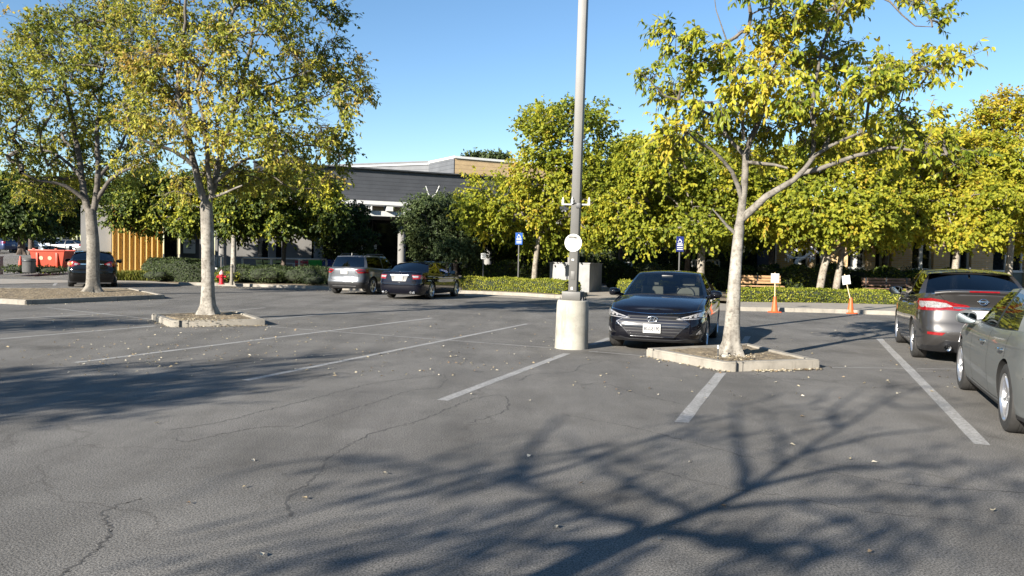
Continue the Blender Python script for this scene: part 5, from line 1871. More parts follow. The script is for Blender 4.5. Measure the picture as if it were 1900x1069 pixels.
def sheet(name, pts, z, mat, kind='structure', zs=None):
    c = Vector((sum(p[0] for p in pts) / len(pts), sum(p[1] for p in pts) / len(pts), 0))
    mb = MB().add([(p[0] - c.x, p[1] - c.y, zs[i] if zs else z) for i, p in enumerate(pts)], [tuple(range(len(pts)))])
    o = mb.build(name, mat, None, None, c)
    me = o.data
    if me.polygons[0].normal.z < 0:
        me.flip_normals()
    return tag(o, kind=kind)


def ground():
    mb = MB()
    n, s = 24, 900
    vs = [(-s + 2 * s * i / n, -s + 2 * s * j / n, 0) for j in range(n + 1) for i in range(n + 1)]
    mb.add(vs, [(j * (n + 1) + i, j * (n + 1) + i + 1, (j + 1) * (n + 1) + i + 1, (j + 1) * (n + 1) + i) for j in range(n) for i in range(n)])
    tag(mb.build('asphalt', M['asphalt']), kind='structure')
    # the upper lot climbs away on the left
    far = [at(-900, 470, 40), at(205, 470, 40), at(190, 470, 62), at(215, 460, 400), at(-900, 460, 400)]
    up = sheet('upper_lot', [(p.x, p.y) for p in far], 0, M['asphalt'], zs=[.008, .008, 1.2, 2.2, 2.2])

    def stripe(px, w, z=.002):
        P = [gnd(*p) for p in px]
        d = (P[1] - P[0]).normalized()
        nrm = Vector((-d.y, d.x, 0)) * w / 2
        m = max(2, int((P[1] - P[0]).length / .4))
        c = (P[0] + P[1]) / 2
        rs = random.Random(int(px[0][0]))
        V = []
        for i in range(m + 1):
            q = P[0].lerp(P[1], i / m) - c
            for k in (.88, -.88):
                V.append(q + nrm * k * (1 + rs.uniform(-.07, .05)) + Vector((0, 0, z)))
        tag(MB().add(V, [(2 * i, 2 * i + 1, 2 * i + 3, 2 * i + 2) for i in range(m)]).build('stall_line', M['line'], None, None, c), kind='structure')
    for a, b, w in (((820, 743), (1052, 656), .15), ((1098, 640), (1132, 627), .15), ((455, 706), (978, 601), .13), ((140, 673), (802, 590), .13), ((0, 629), (288, 605), .12), ((497, 593), (648, 579), .11), ((0, 593), (205, 581), .11), ((425, 577), (492, 571), .1),
                    ((1264, 784), (1338, 692), .16), ((1377, 641), (1388, 624), .14), ((1823, 825), (1631, 628), .155), ((1499, 571), (1507, 577), .12), ((100, 530), (106, 523), .15)):
        stripe((a, b), w)
    for a, b, w in (((88, 571), (276, 592), .07), ((495, 606), (1025, 646), .065), ((1093, 652), (1198, 661), .06), ((1531, 682), (1682, 684), .055), ((1702, 684.5), (1784, 685.5), .055)):
        stripe((a, b), w, .0035)

    # long wandering cracks
    def crack(px, w=.02, seed=0):
        rs = np.random.default_rng(seed)
        P = catmull([tuple(gnd(*p))[:2] for p in px], max(8, len(px) * 14))
        P = P + rs.normal(0, .014, P.shape)
        c = P.mean(0)
        t = np.gradient(P, axis=0)
        t /= np.linalg.norm(t, axis=1, keepdims=True) + 1e-9
        nn = np.stack([-t[:, 1], t[:, 0]], 1)
        ww = w * .62 * rs.uniform(.35, 1.1, len(P))[:, None]
        V = []
        for i in range(len(P)):
            for k in (1, -1):
                q = P[i] + nn[i] * ww[i] * k - c
                V.append((q[0], q[1], .0012))
        tag(MB().add(V, [(2 * i, 2 * i + 1, 2 * i + 3, 2 * i + 2) for i in range(len(P) - 1)]).build('ground_crack', M['crack'], None, None, (c[0], c[1], 0)), kind='structure')
    for k, (px, w) in enumerate([
        ([(110, 1069), (160, 1035), (205, 985), (190, 955), (215, 940), (260, 925)], .014), ([(540, 960), (535, 925), (590, 880), (610, 850), (690, 805), (780, 780), (880, 740), (935, 735), (940, 760), (875, 785)], .02),
        ([(545, 795), (620, 770), (700, 745), (760, 725), (815, 718), (825, 695), (780, 700), (690, 712), (600, 735), (480, 765), (400, 785), (300, 800)], .016),
        ([(320, 812), (345, 820), (400, 808), (470, 795), (545, 790)], .014), ([(560, 710), (620, 692), (660, 695)], .016), ([(965, 706), (990, 695), (1060, 690), (1080, 678), (1130, 668)], .02), ([(1080, 715), (1120, 712), (1200, 735), (1270, 750)], .018),
        ([(1050, 770), (1160, 790), (1260, 815), (1400, 850), (1560, 880), (1700, 900), (1900, 915)], .016), ([(1200, 870), (1350, 905), (1480, 925), (1620, 950), (1900, 975)], .014), ([(1390, 690), (1480, 712), (1600, 720), (1700, 712)], .014), ([(1660, 690), (1730, 692)], .05), ([(820, 663), (850, 662)], .03), ([(695, 657), (710, 658)], .05)]):
        crack(px, w, k)


def poly_inset(P, d):
    n = len(P)
    out = []
    for i in range(n):
        a, b, c = P[i - 1], P[i], P[(i + 1) % n]
        e1, e2 = (b - a).normalized(), (c - b).normalized()
        n1, n2 = Vector((-e1.y, e1.x)), Vector((-e2.y, e2.x))
        m_ = (n1 + n2).normalized()
        out.append(b + m_ * (d / max(.35, m_.dot(n1))))
    return out


def island(name, label, px, h=.14, kw=.16, seed=1):
    P = [gnd(*p) for p in px]
    P = [Vector((p.x, p.y)) for p in P]
    if sum(P[i].x * P[(i + 1) % len(P)].y - P[(i + 1) % len(P)].x * P[i].y for i in range(len(P))) < 0:
        P = P[::-1]
    c = sum(P, Vector((0, 0))) / len(P)
    P = [p - c for p in P]
    root = thing(name, label, 'kerbed island', (c.x, c.y, 0), 0, 'kerbed tree islands')
    I = poly_inset(P, kw)
    bm = bmesh.new()
    n = len(P)
    o0 = [bm.verts.new((p.x, p.y, -.05)) for p in P]
    o1 = [bm.verts.new((p.x, p.y, h)) for p in P]
    i1 = [bm.verts.new((p.x, p.y, h)) for p in I]
    i0 = [bm.verts.new((p.x, p.y, -.05)) for p in I]
    for i in range(n):
        j = (i + 1) % n
        for a, b in ((o0, o1), (o1, i1), (i1, i0), (i0, o0)):
            bm.faces.new((a[i], a[j], b[j], b[i]))
    bmesh.ops.recalc_face_normals(bm, faces=bm.faces)
    bmesh.ops.bevel(bm, geom=[e for e in bm.edges if (e.verts[0] in o1 and e.verts[1] in o1) or (e.verts[0] in i1 and e.verts[1] in i1) or (e.verts[0] in o0 and e.verts[1] in o1) or (e.verts[0] in o1 and e.verts[1] in o0)], offset=.022, segments=2, affect='EDGES')
    MB().bm(bm).build('kerb_stone', M['kerb'], root, 40)
    for i in range(n):
        a, b = P[i], P[(i + 1) % n]
        Ld = (b - a).length
        d_ = (b - a).normalized()
        nr = Vector((-d_.y, d_.x))
        for q in ([.2] if Ld < 2.4 else [.22, Ld * .62]):
            c_ = a + d_ * q + nr * (kw * .5)
            MB().box((c_.x, c_.y, h * .5 + .0015), (.011, kw + .004, h + .003), 0, math.atan2(d_.y, d_.x)).build('kerb_joint', M['crack'], root)
    rs = random.Random(seed)
    J = poly_inset(P, kw - .01)
    bm = bmesh.new()
    vv = [bm.verts.new((p.x, p.y, h - .03)) for p in J]
    bm.faces.new(vv)
    bmesh.ops.triangulate(bm, faces=bm.faces[:])
    for _ in range(6):
        ed = [e for e in bm.edges if e.calc_length() > .28]
        if not ed:
            break
        bmesh.ops.subdivide_edges(bm, edges=ed, cuts=1)
        bmesh.ops.triangulate(bm, faces=bm.faces[:])
    for v in bm.verts:
        if not v.is_boundary:
            v.co.z += rs.uniform(-.02, .045)
    MB().bm(bm).build('soil', M['soil'], root, 60)
    return root


def kerb(px, h=.14, w=.16, pts=None):
    P = [gnd(*p) for p in px]
    P = catmull([(p.x, p.y) for p in P], len(P) * 6)
    c = P.mean(0)
    t = np.gradient(P, axis=0)
    t /= np.linalg.norm(t, axis=1, keepdims=True)
    nb = np.stack([-t[:, 1], t[:, 0]], 1)
    prof = [(0, -.03), (.012, h - .02), (.03, h), (w - .01, h), (w, h - .01), (w, -.03)]
    V = [(*(P[i] + nb[i] * a - c), z) for i in range(len(P)) for a, z in prof]
    m = len(prof)
    F = [(i * m + j, (i + 1) * m + j, (i + 1) * m + j + 1, i * m + j + 1) for i in range(len(P) - 1) for j in range(m - 1)] + [tuple(range(m)), tuple((len(P) - 1) * m + j for j in range(m - 1, -1, -1))]
    return tag(MB().add(V, F).build('kerb', M['kerb'], None, 30, (c[0], c[1], 0)), kind='structure')


def beds():
    k1 = [(331, 529), (420, 531), (520, 534), (620, 538), (720, 540.5), (860, 545), (960, 549), (1040, 554), (1075, 553), (1090, 548)]
    kerb(k1)
    a = [gnd(*p) for p in k1]
    back = [at(1095, 520, 62), at(330, 500, 50), at(250, 500, 44)]
    sheet('planting_soil', [(p.x, p.y + .1) for p in a[:8]] + [(p.x, p.y) for p in back], .115, M['soil'], zs=[.006, .06, .115, .115, .115, .115, .115, .115, .115, .1, .006])
    k2 = [(1374, 577), (1440, 578.5), (1520, 580.5), (1600, 583), (1700, 587), (1800, 591), (1960, 597)]
    kerb(k2)
    b = [gnd(*p) for p in k2]
    hb = [gnd(p, y) for p, y in ((1960, 577), (1665, 571), (1500, 567), (1372, 566))]
    sheet('pavement', [(p.x, p.y + .12) for p in b] + [(p.x, p.y + .5) for p in hb], .128, M['pave'])
    sheet('planting_soil', [(p.x, p.y) for p in (gnd(1142, 549), gnd(1372, 566), gnd(1665, 571), gnd(1960, 577), at(2000, 500, 60), at(1130, 500, 60))], .12, M['soil'])
    sheet('driveway_apron', [(p.x, p.y) for p in (gnd(1048, 556), gnd(1100, 563), gnd(1200, 574), gnd(1374, 578), gnd(1370, 566), gnd(1142, 550), at(1180, 520, 55), at(1070, 520, 55), gnd(1092, 547))], .012, M['pave'])
    sheet('walkway', [(p.x, p.y) for p in (gnd(-60, 529), gnd(128, 525), gnd(250, 524), gnd(330, 528), gnd(345, 523), gnd(262, 518), gnd(125, 517), gnd(-60, 517))], .016, M['pave'])
    sheet('gutter_pan', [(p.x, p.y) for p in (gnd(862, 549), gnd(960, 553.5), gnd(1042, 559), gnd(1038, 555), gnd(958, 549.5), gnd(862, 545.5))], .005, M['pave'])
    island('tree_island', 'diamond shaped concrete kerb island round the right young tree', [(1198, 661), (1339, 689), (1357, 690), (1522, 684), (1388, 651)], seed=1)
    island('tree_island', 'small kerb island round the pale tree on the middle left', [(281, 593), (316, 607), (330, 607.5), (493, 604), (445, 587)], seed=2)
    island('tree_island', 'large mulch covered island at the left edge with its front kerb in shade', [(47, 566), (306, 554.5), (245, 541), (-60, 541), (-110, 557)], seed=3)


# ------------------------------------------------------------------ lamp post
def lamp_post():
    b = gnd(1060, 646)
    k = b.y / FOCAL
    root = thing('lamp_post', 'tall grey square lamp post on a round concrete base with white disc sign', 'lamp post', (b.x, b.y, 0), R(-18))
    root.rotation_euler = (0, R(.65), R(-18))
    MB().lathe([(.305, -.02), (.3, .1), (.288, .8), (.275, .865), (.262, .875), (.001, .88)], 48).build('concrete_base', M['pole_base'], root, 40)
    MB().box((0, 0, .955), (.34, .34, .15), 0, 0, .008).build('base_cover', M['grey_metal'], root, 30)
    MB().box((0, 0, 1.03 + 3.8), (.155, .155, 7.6), 0, 0, .012).build('pole', M['grey_metal'], root, 30)
    MB().box((0, -.081, 1.32), (.075, .008, .15), 0, 0, .003).build('handhole_cover', M['grey_metal'], root, 30)
    for sx in (1, -1):
        for sy in (1, -1):
            MB().lathe([(.018, 0), (.018, .03), (.008, .032), (.008, .06), (.001, .06)], 6, 0, Matrix.Translation((sx * .205, sy * .13, .872))).build('anchor_bolt', M['disc'], root, 30)
    # arm and lamp head at the top, above the frame
    h = MB().tube([(0, 0, 8.6), (0, -1.0, 8.75)], .04, 8)
    h.box((0, -1.3, 8.76), (.34, .7, .14), 0, 0, .03)
    h.build('lamp_head', M['grey_metal'], root, 40)
    zd = at(1066, 451, b.y).z
    d = MB().lathe([(.001, -.006), (.158, -.006), (.158, .002), (.001, .002)], 40, 0, Matrix.Translation((-.01, -.09, zd)) @ Matrix.Rotation(R(90), 4, 'X'))
    ds = d.build('disc_sign', M['white'], root, 40)
    MB().box((-.03, -.1, zd + .1), (.13, .004, .04), 0).box((.035, -.1, zd + .093), (.05, .004, .03), 0).build('worn_sticker', M['grey_metal'], ds)
    zb = at(1070, 380, b.y).z
    for sg in (1, -1):
        a = MB().tube([(sg * .075, -.03, zb), (sg * .26, -.03, zb)], .014, 8)
        o = a.build('cross_arm', M['white'], root, 50)
        MB().lathe([(.001, 0), (.022, .0), (.026, .03), (.016, .04), (.026, .05), (.024, .08), (.012, .09), (.01, .12), (.001, .125)], 14, 0, Matrix.Translation((sg * .24, -.03, zb + .008))).build('insulator', M['white'], o, 50)
    cl = MB().box((.06, -.07, zb - .02), (.08, .06, .09), 0, 0, .008)
    cl.tube([(.06, -.09, zb), (.0, -.1, zb + .03), (-.05, -.09, zb)], .008, 6)
    cl.build('clamp', M['dark_metal'], root, 40)
    MB().lathe([(.001, 0), (.022, .0), (.026, .03), (.016, .04), (.026, .05), (.024, .08), (.012, .09), (.01, .12), (.001, .125)], 14, 0, Matrix.Translation((-.05, -.1, zb + .008))).build('insulator', M['white'], root, 50)
    for px, py, w, h_ in ((1063, 482, .045, .03), (1062, 535, .035, .05)):
        MB().box((-.01, -.081, at(px, py, b.y).z), (w, .004, h_)).build('sticker', M['white'], root)


# ------------------------------------------------------------------ buildings
def clinic():
    ang = math.atan2(.39, .92)
    B0 = at(750, 480, 52)
    B0.z = 0
    t = Vector((math.cos(ang), math.sin(ang), 0))
    n = Vector((-math.sin(ang), math.cos(ang), 0))

    def a(px, d=0.0, z=2.0):
        lo, hi = -40, 60
        for _ in range(50):
            m_ = (lo + hi) / 2
            if proj(B0 + t * m_ + n * d + Vector((0, 0, z)))[0] < px:
                lo = m_
            else:
                hi = m_
        return lo

    def zz(px, py, d=0.0):
        p = B0 + t * a(px, d) + n * d
        return at(px, py, p.y).z
    root = thing('clinic_building', 'low clinic with dark slate upper wall, white fascia and shaded glass entrance', 'building', B0, ang)
    slate = siding_mat("slate_siding", (0.052, 0.055, 0.062), (0.022, 0.024, 0.028), .24)
    louv = siding_mat("grey_louvre", (0.105, 0.11, 0.12), (0.05, 0.053, 0.058), .3)
    tanw = siding_mat("tan_wood_siding", (0.43, 0.31, 0.17), (0.26, 0.18, 0.1), .3)
    gw = pm("grey_render", (0.19, 0.185, 0.177), .8, var=.12, scale=.8, bump=.1)
    dg = pm("dark_window_glass", (0.008, 0.01, 0.012), .06, var=.1, coat=.5)
    wt = M['white']
    x0, x1 = a(470), a(1500)
    z1, z0 = zz(750, 319), zz(690, 374)
    MB().box(((x0 + x1) / 2, .2, (z0 + z1) / 2), (x1 - x0, .4, z1 - z0), 0, 0, .01).build('upper_wall', slate, root)
    MB().box(((x0 + x1) / 2, .1, z1 + .04), (x1 - x0 + .1, .7, .08)).build('coping', M['dark_metal'], root)
    f0 = zz(690, 381)
    MB().box(((x0 + x1) / 2, -.35, (f0 + z0) / 2), (x1 - x0, .7, z0 - f0 - .004)).build('fascia', wt, root)
    s1, s0 = zz(690, 391.5), zz(690, 401)
    MB().box(((x0 + x1) / 2, -.05, (s0 + s1) / 2), (x1 - x0, .5, s1 - s0)).build('lower_beam', wt, root)
    MB().box(((x0 + x1) / 2, .3, (s1 + f0) / 2), (x1 - x0, .1, f0 - s1 - .006)).build('infill_panel', tanw, root)
    xs = a(640)
    for k in range(-9, 26):
        x = xs + k * 1.37
        if x0 < x < x1:
            MB().box((x, -.2, (s1 + f0) / 2), (.42, .85, f0 - s1 - .006)).build('rafter_end', wt, root)
    MB().box(((x0 + x1) / 2, 3.2, s0 + .1), (x1 - x0, 6, .2)).build('canopy_ceiling', gw, root)
    # recessed glass front, tied by mullions
    MB().box(((x0 + x1) / 2, 5.2, s0 / 2), (x1 - x0, .1, s0)).build('glass_front', dg, root)
    for k in range(26):
        x = x0 + .5 + k * 2.0
        if x < x1:
            MB().box((x, 5.1, s0 / 2), (.09, .1, s0)).build('mullion', M['dark_metal'], root)
    for px in (412, 590, 745, 905, 1060, 1200, 1330):
        x = a(px, .9)
        MB().lathe([(.26, -.1), (.26, s0 - .01)], 28, 0, Matrix.Translation((x, .9, 0))).build('column', gw, root, 40)
    # grey wall bays on the left with dark slots
    for p0, p1 in ((371, 393), (399, 478), (498, 512), (523, 578)):
        xa, xb = a(p0, 3), a(p1, 3)
        MB().box(((xa + xb) / 2, 3.1, s0 / 2), (xb - xa, .25, s0 - .02)).build('wall_panel', gw, root)
    # tall sign panels in the entrance
    x = a(675, 4.4)
    MB().box((x, 4.4, 1.58), (.34, .05, 1.6)).build('entrance_notice', wt, root)
    x = a(696, 4.7)
    MB().box((x, 4.7, 2.3), (.2, .04, .34)).build('door_notice', wt, root)
    # left wing in front: grey end wall, yellow folded wall, dark bay
    xa, xb = a(150, -.4), a(207, -.4)
    MB().box(((xa + xb) / 2, 1.0, 2.1), (xb - xa, 3, 4.2)).build('end_wall', gw, root)
    xa, xb = a(208.5, -.6), a(302, -.6)
    yel = pm("yellow_folded_metal", (0.62, 0.42, 0.15), .5, var=.08, scale=1.2)
    w = (xb - xa) / 9
    prof = []
    for k in range(9):
        q = xa + k * w
        prof += [(q, -.75), (q + .16 * w, -.75), (q + .26 * w, -.5), (q + .9 * w, -.5)]
    prof += [(xb, -.75), (xb, -.3), (xa, -.3)]
    MB().prism(prof, 0, 4.3).build('yellow_wall', yel, root)
    xa, xb = a(304, -.3), a(329, -.3)
    MB().box(((xa + xb) / 2, .2, 2.1), (xb - xa, .1, 4.2)).build('dark_window', dg, root)
    x = a(331, -.5)
    MB().box((x, -.3, 1.9), (.1, .1, 3.8)).build('cream_post', pm("cream_paint", (.6, .53, .38), .5), root)
    xa, xb = a(334, 0), a(371, 0)
    MB().box(((xa + xb) / 2, .25, 2.1), (xb - xa, .1, 4.2)).build('dark_panel', pm("dark_grey_panel", (.045, .045, .045), .6), root)
    p = MB()
    xc, zc = a(351.5, 0), zz(351.5, 456.5)
    p.box((xc, .17, zc), (.66, .03, .88), 0, 0, .012)
    sg = p.build('wall_sign', wt, root)
    for body, dz, s_ in (("WALK-IN", .17, .15), ("HERE", .04, .15)):
        vs, fs = text_mesh(body, s_, .002, .003)
        MB().add(vs, fs, 0, Matrix.Translation((xc, .152, zc + dz)) @ Matrix.Rotation(R(90), 4, 'X')).build('sign_lettering', M['ink'], sg)
    MB().prism([(-.1, .02), (.02, .02), (.02, .06), (.1, 0), (.02, -.06), (.02, -.02), (-.1, -.02)], -.002, .002, 0, Matrix.Translation((xc, .152, zc - .14)) @ Matrix.Rotation(R(90), 4, 'X')).build('sign_arrow', M['ink'], sg)
    # thin frame bars standing on the roof
    rf = thing('roof_frame', 'small white v-shaped frame standing on the slate roof edge', 'roof frame', B0, ang)
    z = zz(800, 362)
    for p0, p1 in (((788, 345), (794, 362)), ((813, 345), (806, 362))):
        A_ = (a(p0[0], -.7), -.7, zz(p0[0], p0[1], -.7))
        B_ = (a(p1[0], -.7), -.7, zz(p1[0], p1[1], -.7))
        MB().tube([A_, B_], .03, 6).build('strut', wt, rf, 50)
    MB().tube([(a(786, -.7), -.7, zz(788, 344, -.7)), (a(815, -.7), -.7, zz(813, 344, -.7))], .025, 6).build('bar', M['dark_metal'], rf, 50)
    MB().tube([(a(795, -.7), -.7, zz(794, 361, -.7)), (a(796, -.7), -.05, zz(796, 366)), (a(805, -.7), -.05, zz(805, 366)), (a(805, -.7), -.7, zz(806, 361, -.7))], .03, 6).build('bracket', wt, rf, 50)
    # taller block behind
    c = at(845, 291, 60)
    top = c.z
    s_end = at(799, 301, 63.6)
    rb = thing('rear_block', 'taller tan sided block with white roof edge and grey louvred screen behind the slate wall', 'building', (c.x, c.y, 0), 0)
    tv = Vector((.89, .455, 0)).normalized()
    nv = Vector((s_end.x - c.x, s_end.y - c.y, 0))
    E = tv * 30
    poly = [(0, 0), (E.x, E.y), (E.x + nv.x * 3, E.y + nv.y * 3), (nv.x * 3, nv.y * 3)]
    MB().prism(poly, 0, top - .12).build('tan_wall', tanw, rb)
    ou = .12
    q0, q1 = -tv * ou - nv.normalized() * ou, E - nv.normalized() * ou
    MB().prism([(q0.x, q0.y), (q1.x, q1.y), (q1.x + nv.x * 3, q1.y + nv.y * 3), (q0.x + nv.x * 3, q0.y + nv.y * 3)], top - .11, top + .06).build('roof_edge', wt, rb)
    # louvre skin on the left side of the block and the long screen
    ln = -tv * .06
    MB().prism([(ln.x, ln.y), (ln.x * 2, ln.y * 2), (ln.x * 2 + nv.x * 1.02, ln.y * 2 + nv.y * 1.02), (ln.x + nv.x * 1.02, ln.y + nv.y * 1.02)], 0, top - .13).build('louvre_screen', louv, rb)
    pl = at(520, 303, 70)
    pe = Vector((s_end.x, s_end.y, 0)) - Vector((c.x, c.y, 0))
    pl = Vector((pl.x - c.x, pl.y - c.y, 0))
    tz = at(735, 302, 65.5).z
    MB().prism([(pe.x, pe.y), (pl.x, pl.y), (pl.x + .1, pl.y + 1.5), (pe.x + .1, pe.y + 1.5)], 0, tz).build('louvre_screen', louv, rb)
    MB().prism([(pe.x, pe.y - .1), (pl.x, pl.y - .1), (pl.x, pl.y), (pe.x, pe.y)], tz - .32, tz - .2).build('light_strip', pm("pale_trim", (.28, .29, .3), .5), rb)
    return root, a, zz, B0, t, n


def brick_house():
    Y = 47.0
    o = at(1545, 500, Y)
    root = thing('brick_building', 'tan brick building with white framed windows seen under the right trees', 'building', (o.x, o.y, 0), 0)
    bk = brick_mat("tan_brick", (.42, .27, .12), (.5, .34, .17), (.4, .36, .3))
    X = lambda px: at(px, 500, Y).x - o.x
    zs, zt = at(1600, 497, Y).z, 4.3
    gl = pm("house_window_glass", (.01, .012, .014), .05, coat=.6)
    low = pm("grey_green_cladding", (.1, .125, .115), .7, var=.15, scale=1)
    piers = [(1440, 1470), (1500, 1512), (1542, 1571), (1606, 1622), (1652, 1690), (1730, 1760), (1800, 1840), (1900, 1960), (2010, 2060)]
    for p0, p1 in piers:
        MB().box(((X(p0) + X(p1)) / 2, .1, zt / 2), (X(p1) - X(p0), .4, zt)).build('brick_pier', bk, root)
    for (a0, a1), (b0, b1) in zip(piers[:-1], piers[1:]):
        xa, xb = X(a1), X(b0)
        MB().box(((xa + xb) / 2, .2, (zs - .1) / 2), (xb - xa, .2, zs - .1)).build('apron_panel', low, root)
        w = MB().box(((xa + xb) / 2, .3, (zs + zt) / 2), (xb - xa, .05, zt - zs)).build('window', gl, root)
        fr = MB().box(((xa + xb) / 2, .17, zs - .03), (xb - xa - .01, .3, .13))
        fr.build('sill', M['white'], w)
        MB().box(((xa + xb) / 2, .2, (zs + zt) / 2), (.2, .12, zt - zs - .1)).build('frame', M['white'], w)
        MB().box((xb - .06, .2, (zs + zt) / 2), (.09, .12, zt - zs - .1)).build('frame', M['white'], w)
    xa, xb = X(1440), X(2060)
    MB().box(((xa + xb) / 2, 2, zt + .5), (xb - xa, 4.4, 1.0)).build('parapet', bk, root)
    MB().box(((xa + xb) / 2, 2.6, zt / 2), (xb - xa - .2, 3, zt - .1)).build('inner_wall', M['interior'], root)


# ------------------------------------------------------------------ everything that stands about
def railing(label, pts, z0, z1, posts, group='white railings'):
    r = thing('white_railing', label, 'railing', pts[0] * 1.0, 0, group)
    P = [p - pts[0] for p in pts]
    for i in range(len(P) - 1):
        MB().tube([P[i] + Vector((0, 0, z1)), P[i + 1] + Vector((0, 0, z1))], .055, 6).build('rail', M['white'], r, 50)
    L = sum((P[i + 1] - P[i]).length for i in range(len(P) - 1))
    for k in range(posts):
        q = P[0].lerp(P[-1], k / max(1, posts - 1))
        MB().box((q.x, q.y, (z0 + z1) / 2 - .02), (.1, .1, z1 - z0 - .04)).build('post', M['white'], r)
    r.location.z = 0
    return r


def chair(label, p, rz, col, wide=.55):
    r = thing('patio_chair', label, 'chair', p, rz, 'chairs on the patio')
    MB().box((0, 0, .42), (wide, .5, .04), 0, 0, .015).build('seat', col, r, 40)
    b = MB()
    mt = Matrix.Translation((0, .24, .68)) @ Matrix.Rotation(R(-10), 4, 'X')
    b.box((0, 0, .12), (wide, .025, .16), 0, 0, .01, mt)
    b.box((0, 0, -.1), (wide, .025, .14), 0, 0, .01, mt)
    for s in (1, -1):
        b.box((s * (wide / 2 - .02), 0, 0), (.04, .035, .46), 0, 0, .008, mt)
    b.build('backrest', col, r, 40)
    for sx in (1, -1):
        for sy in (1, -1):
            MB().tube([(sx * (wide / 2 - .04), sy * .2, .42), (sx * (wide / 2 - .01), sy * .23, 0)], .018, 6).build('leg', col, r, 50)


def cone_sign(label, base_px, top_px, sign_px, lean):
    b = gnd(*base_px)
    k = b.y / FOCAL
    r = thing('cone_sign', label, 'cone with sign', b, 0, 'cones holding paper signs')
    org = pm("traffic_cone_orange", (.5, .085, .018), .55, var=.08, scale=9)
    MB().box((0, 0, .02), (.33, .33, .04), 0, R(12), .012).build('cone_foot', org, r, 40)
    h = .52
    MB().lathe([(.125, .04), (.108, .07), (.042, h), (.04, h + .015), (.001, h + .018)], 24).build('cone', org, r, 40)
    top = at(top_px[0], top_px[1], b.y) - b
    MB().tube([(0, 0, .4), top], .016, 8).build('stick', pm("pale_wood_stick", (.6, .45, .27), .7), r, 50)
    c = at(sign_px[0], sign_px[1], b.y) - b
    mt = Matrix.Translation(c + Vector((0, -.03, 0))) @ Matrix.Rotation(lean, 4, 'Y')
    s = MB().box((0, 0, 0), (.27, .012, .3), 0, 0, .003, mt).build('paper_sign', M['white'], r)
    g = MB()
    if lean == 0:
        for x, z, w in ((.02, .08, .14), (.03, .04, .1), (-.01, 0, .15), (-.03, -.05, .12), (-.02, -.1, .14)):
            g.box((x, -.009, z), (w, .003, .018), 0, 0, 0, mt @ Matrix.Rotation(R(-25), 4, 'Y'))
    else:
        for z, w in ((.07, .16), (.0, .13)):
            g.box((0, -.009, z), (w, .003, .008), 0, 0, 0, mt)
    g.build('faint_writing', pm("faded_print", (.3, .3, .3) if lean == 0 else (.55, .55, .54), .7), s)


def sign_post(name, label, px, ytop, ybot, wpx, Y, ybase, col, kind, postcol, group=None):
    b = at(px, ybase, Y)
    k = Y / FOCAL
    c = at(px, (ytop + ybot) / 2, Y)
    z0 = min(b.z, .5)
    r = thing(name, label, 'sign', (c.x, Y, z0), 0, group)
    MB().tube([(0, .03, 0), (0, .03, c.z - z0 + (ybot - ytop) * k * .5 + .02)], .035, 8).build('post', postcol, r, 50)
    w, h = wpx * k, (ybot - ytop) * k
    p = MB().box((0, -.02, c.z - z0), (w, .02, h), 0, 0, .006).build('sign_panel', col, r)
    W_ = MB()
    mt = Matrix.Translation((0, -.033, c.z - z0)) @ Matrix.Rotation(R(90), 4, 'X')

    def ring(cx, cy, rr, th, a0, a1):
        aa = np.linspace(a0, a1, 20)
        for u, v in zip(aa[:-1], aa[1:]):
            q = [(cx + r_ * math.cos(x), cy + r_ * math.sin(x), 0) for r_, x in ((rr, u), (rr + th, u), (rr + th, v), (rr, v))]
            W_.add(q, [(0, 1, 2, 3)], 0, mt)
    if kind == 'access':
        s = w * .95
        cy = .0 if h < w * 1.4 else h * .24
        s = min(s, h * .9)
        W_.lathe([(.001, 0), (s * .075, 0)], 12, 0, mt @ Matrix.Translation((-s * .06, cy + s * .34, 0)))
        W_.add([(x * s, cy + y * s, 0) for x, y in ((-.12, .25), (-.02, .25), (.0, -.02), (-.1, -.02))], [(0, 1, 2, 3)], 0, mt)
        W_.add([(x * s, cy + y * s, 0.0005) for x, y in ((-.1, .03), (.16, .03), (.3, -.25), (.22, -.27), (.11, -.05), (-.1, -.05))], [(0, 1, 2, 3, 4, 5)], 0, mt)
        W_.add([(x * s, cy + y * s, 0.001) for x, y in ((-.03, .14), (.14, .14), (.14, .09), (-.03, .09))], [(0, 1, 2, 3)], 0, mt)
        ring(-.03 * s, cy - .13 * s, s * .2, s * .06, R(140), R(350))
        if h > w * 1.4:
            for q in (-.02, -.12, -.26, -.38):
                W_.add([(-w * .36, h * q, 0), (w * .36, h * q, 0), (w * .36, h * (q + .05), 0), (-w * .36, h * (q + .05), 0)], [(0, 1, 2, 3)], 0, mt)
    elif kind == 'lines':
        for q in (.25, .05, -.15, -.3):
            W_.add([(-w * .3, h * q, 0), (w * .3, h * q, 0), (w * .3, h * (q + .08), 0), (-w * .3, h * (q + .08), 0)], [(0, 1, 2, 3)], 0, mt)
    if W_.f:
        W_.build('sign_marking', M['white'] if kind == 'access' else M['ink'], p)
    return r


def bench(label, p, length, rz, wood):
    r = thing('timber_bench', label, 'bench', p, rz, 'timber benches')
    for y, z in ((-.2, .43), (-.06, .44), (.08, .43)):
        MB().box((0, y, z), (length, .12, .045), 0, 0, .008).build('seat_slat', wood, r, 40)
    for z in (.6, .74, .88):
        MB().box((0, .2 + (z - .6) * .2, z), (length, .04, .11), 0, 0, .008).build('back_slat', wood, r, 40)
    for s in (1, -1, 0):
        m_ = MB().box((s * (length / 2 - .2), 0, .21), (.07, .42, .42), 0, 0, .01)
        m_.box((s * (length / 2 - .2), .21, .62), (.06, .04, .7), 0, 0, .01)
        m_.build('leg_frame', M['dark_metal'], r, 40)


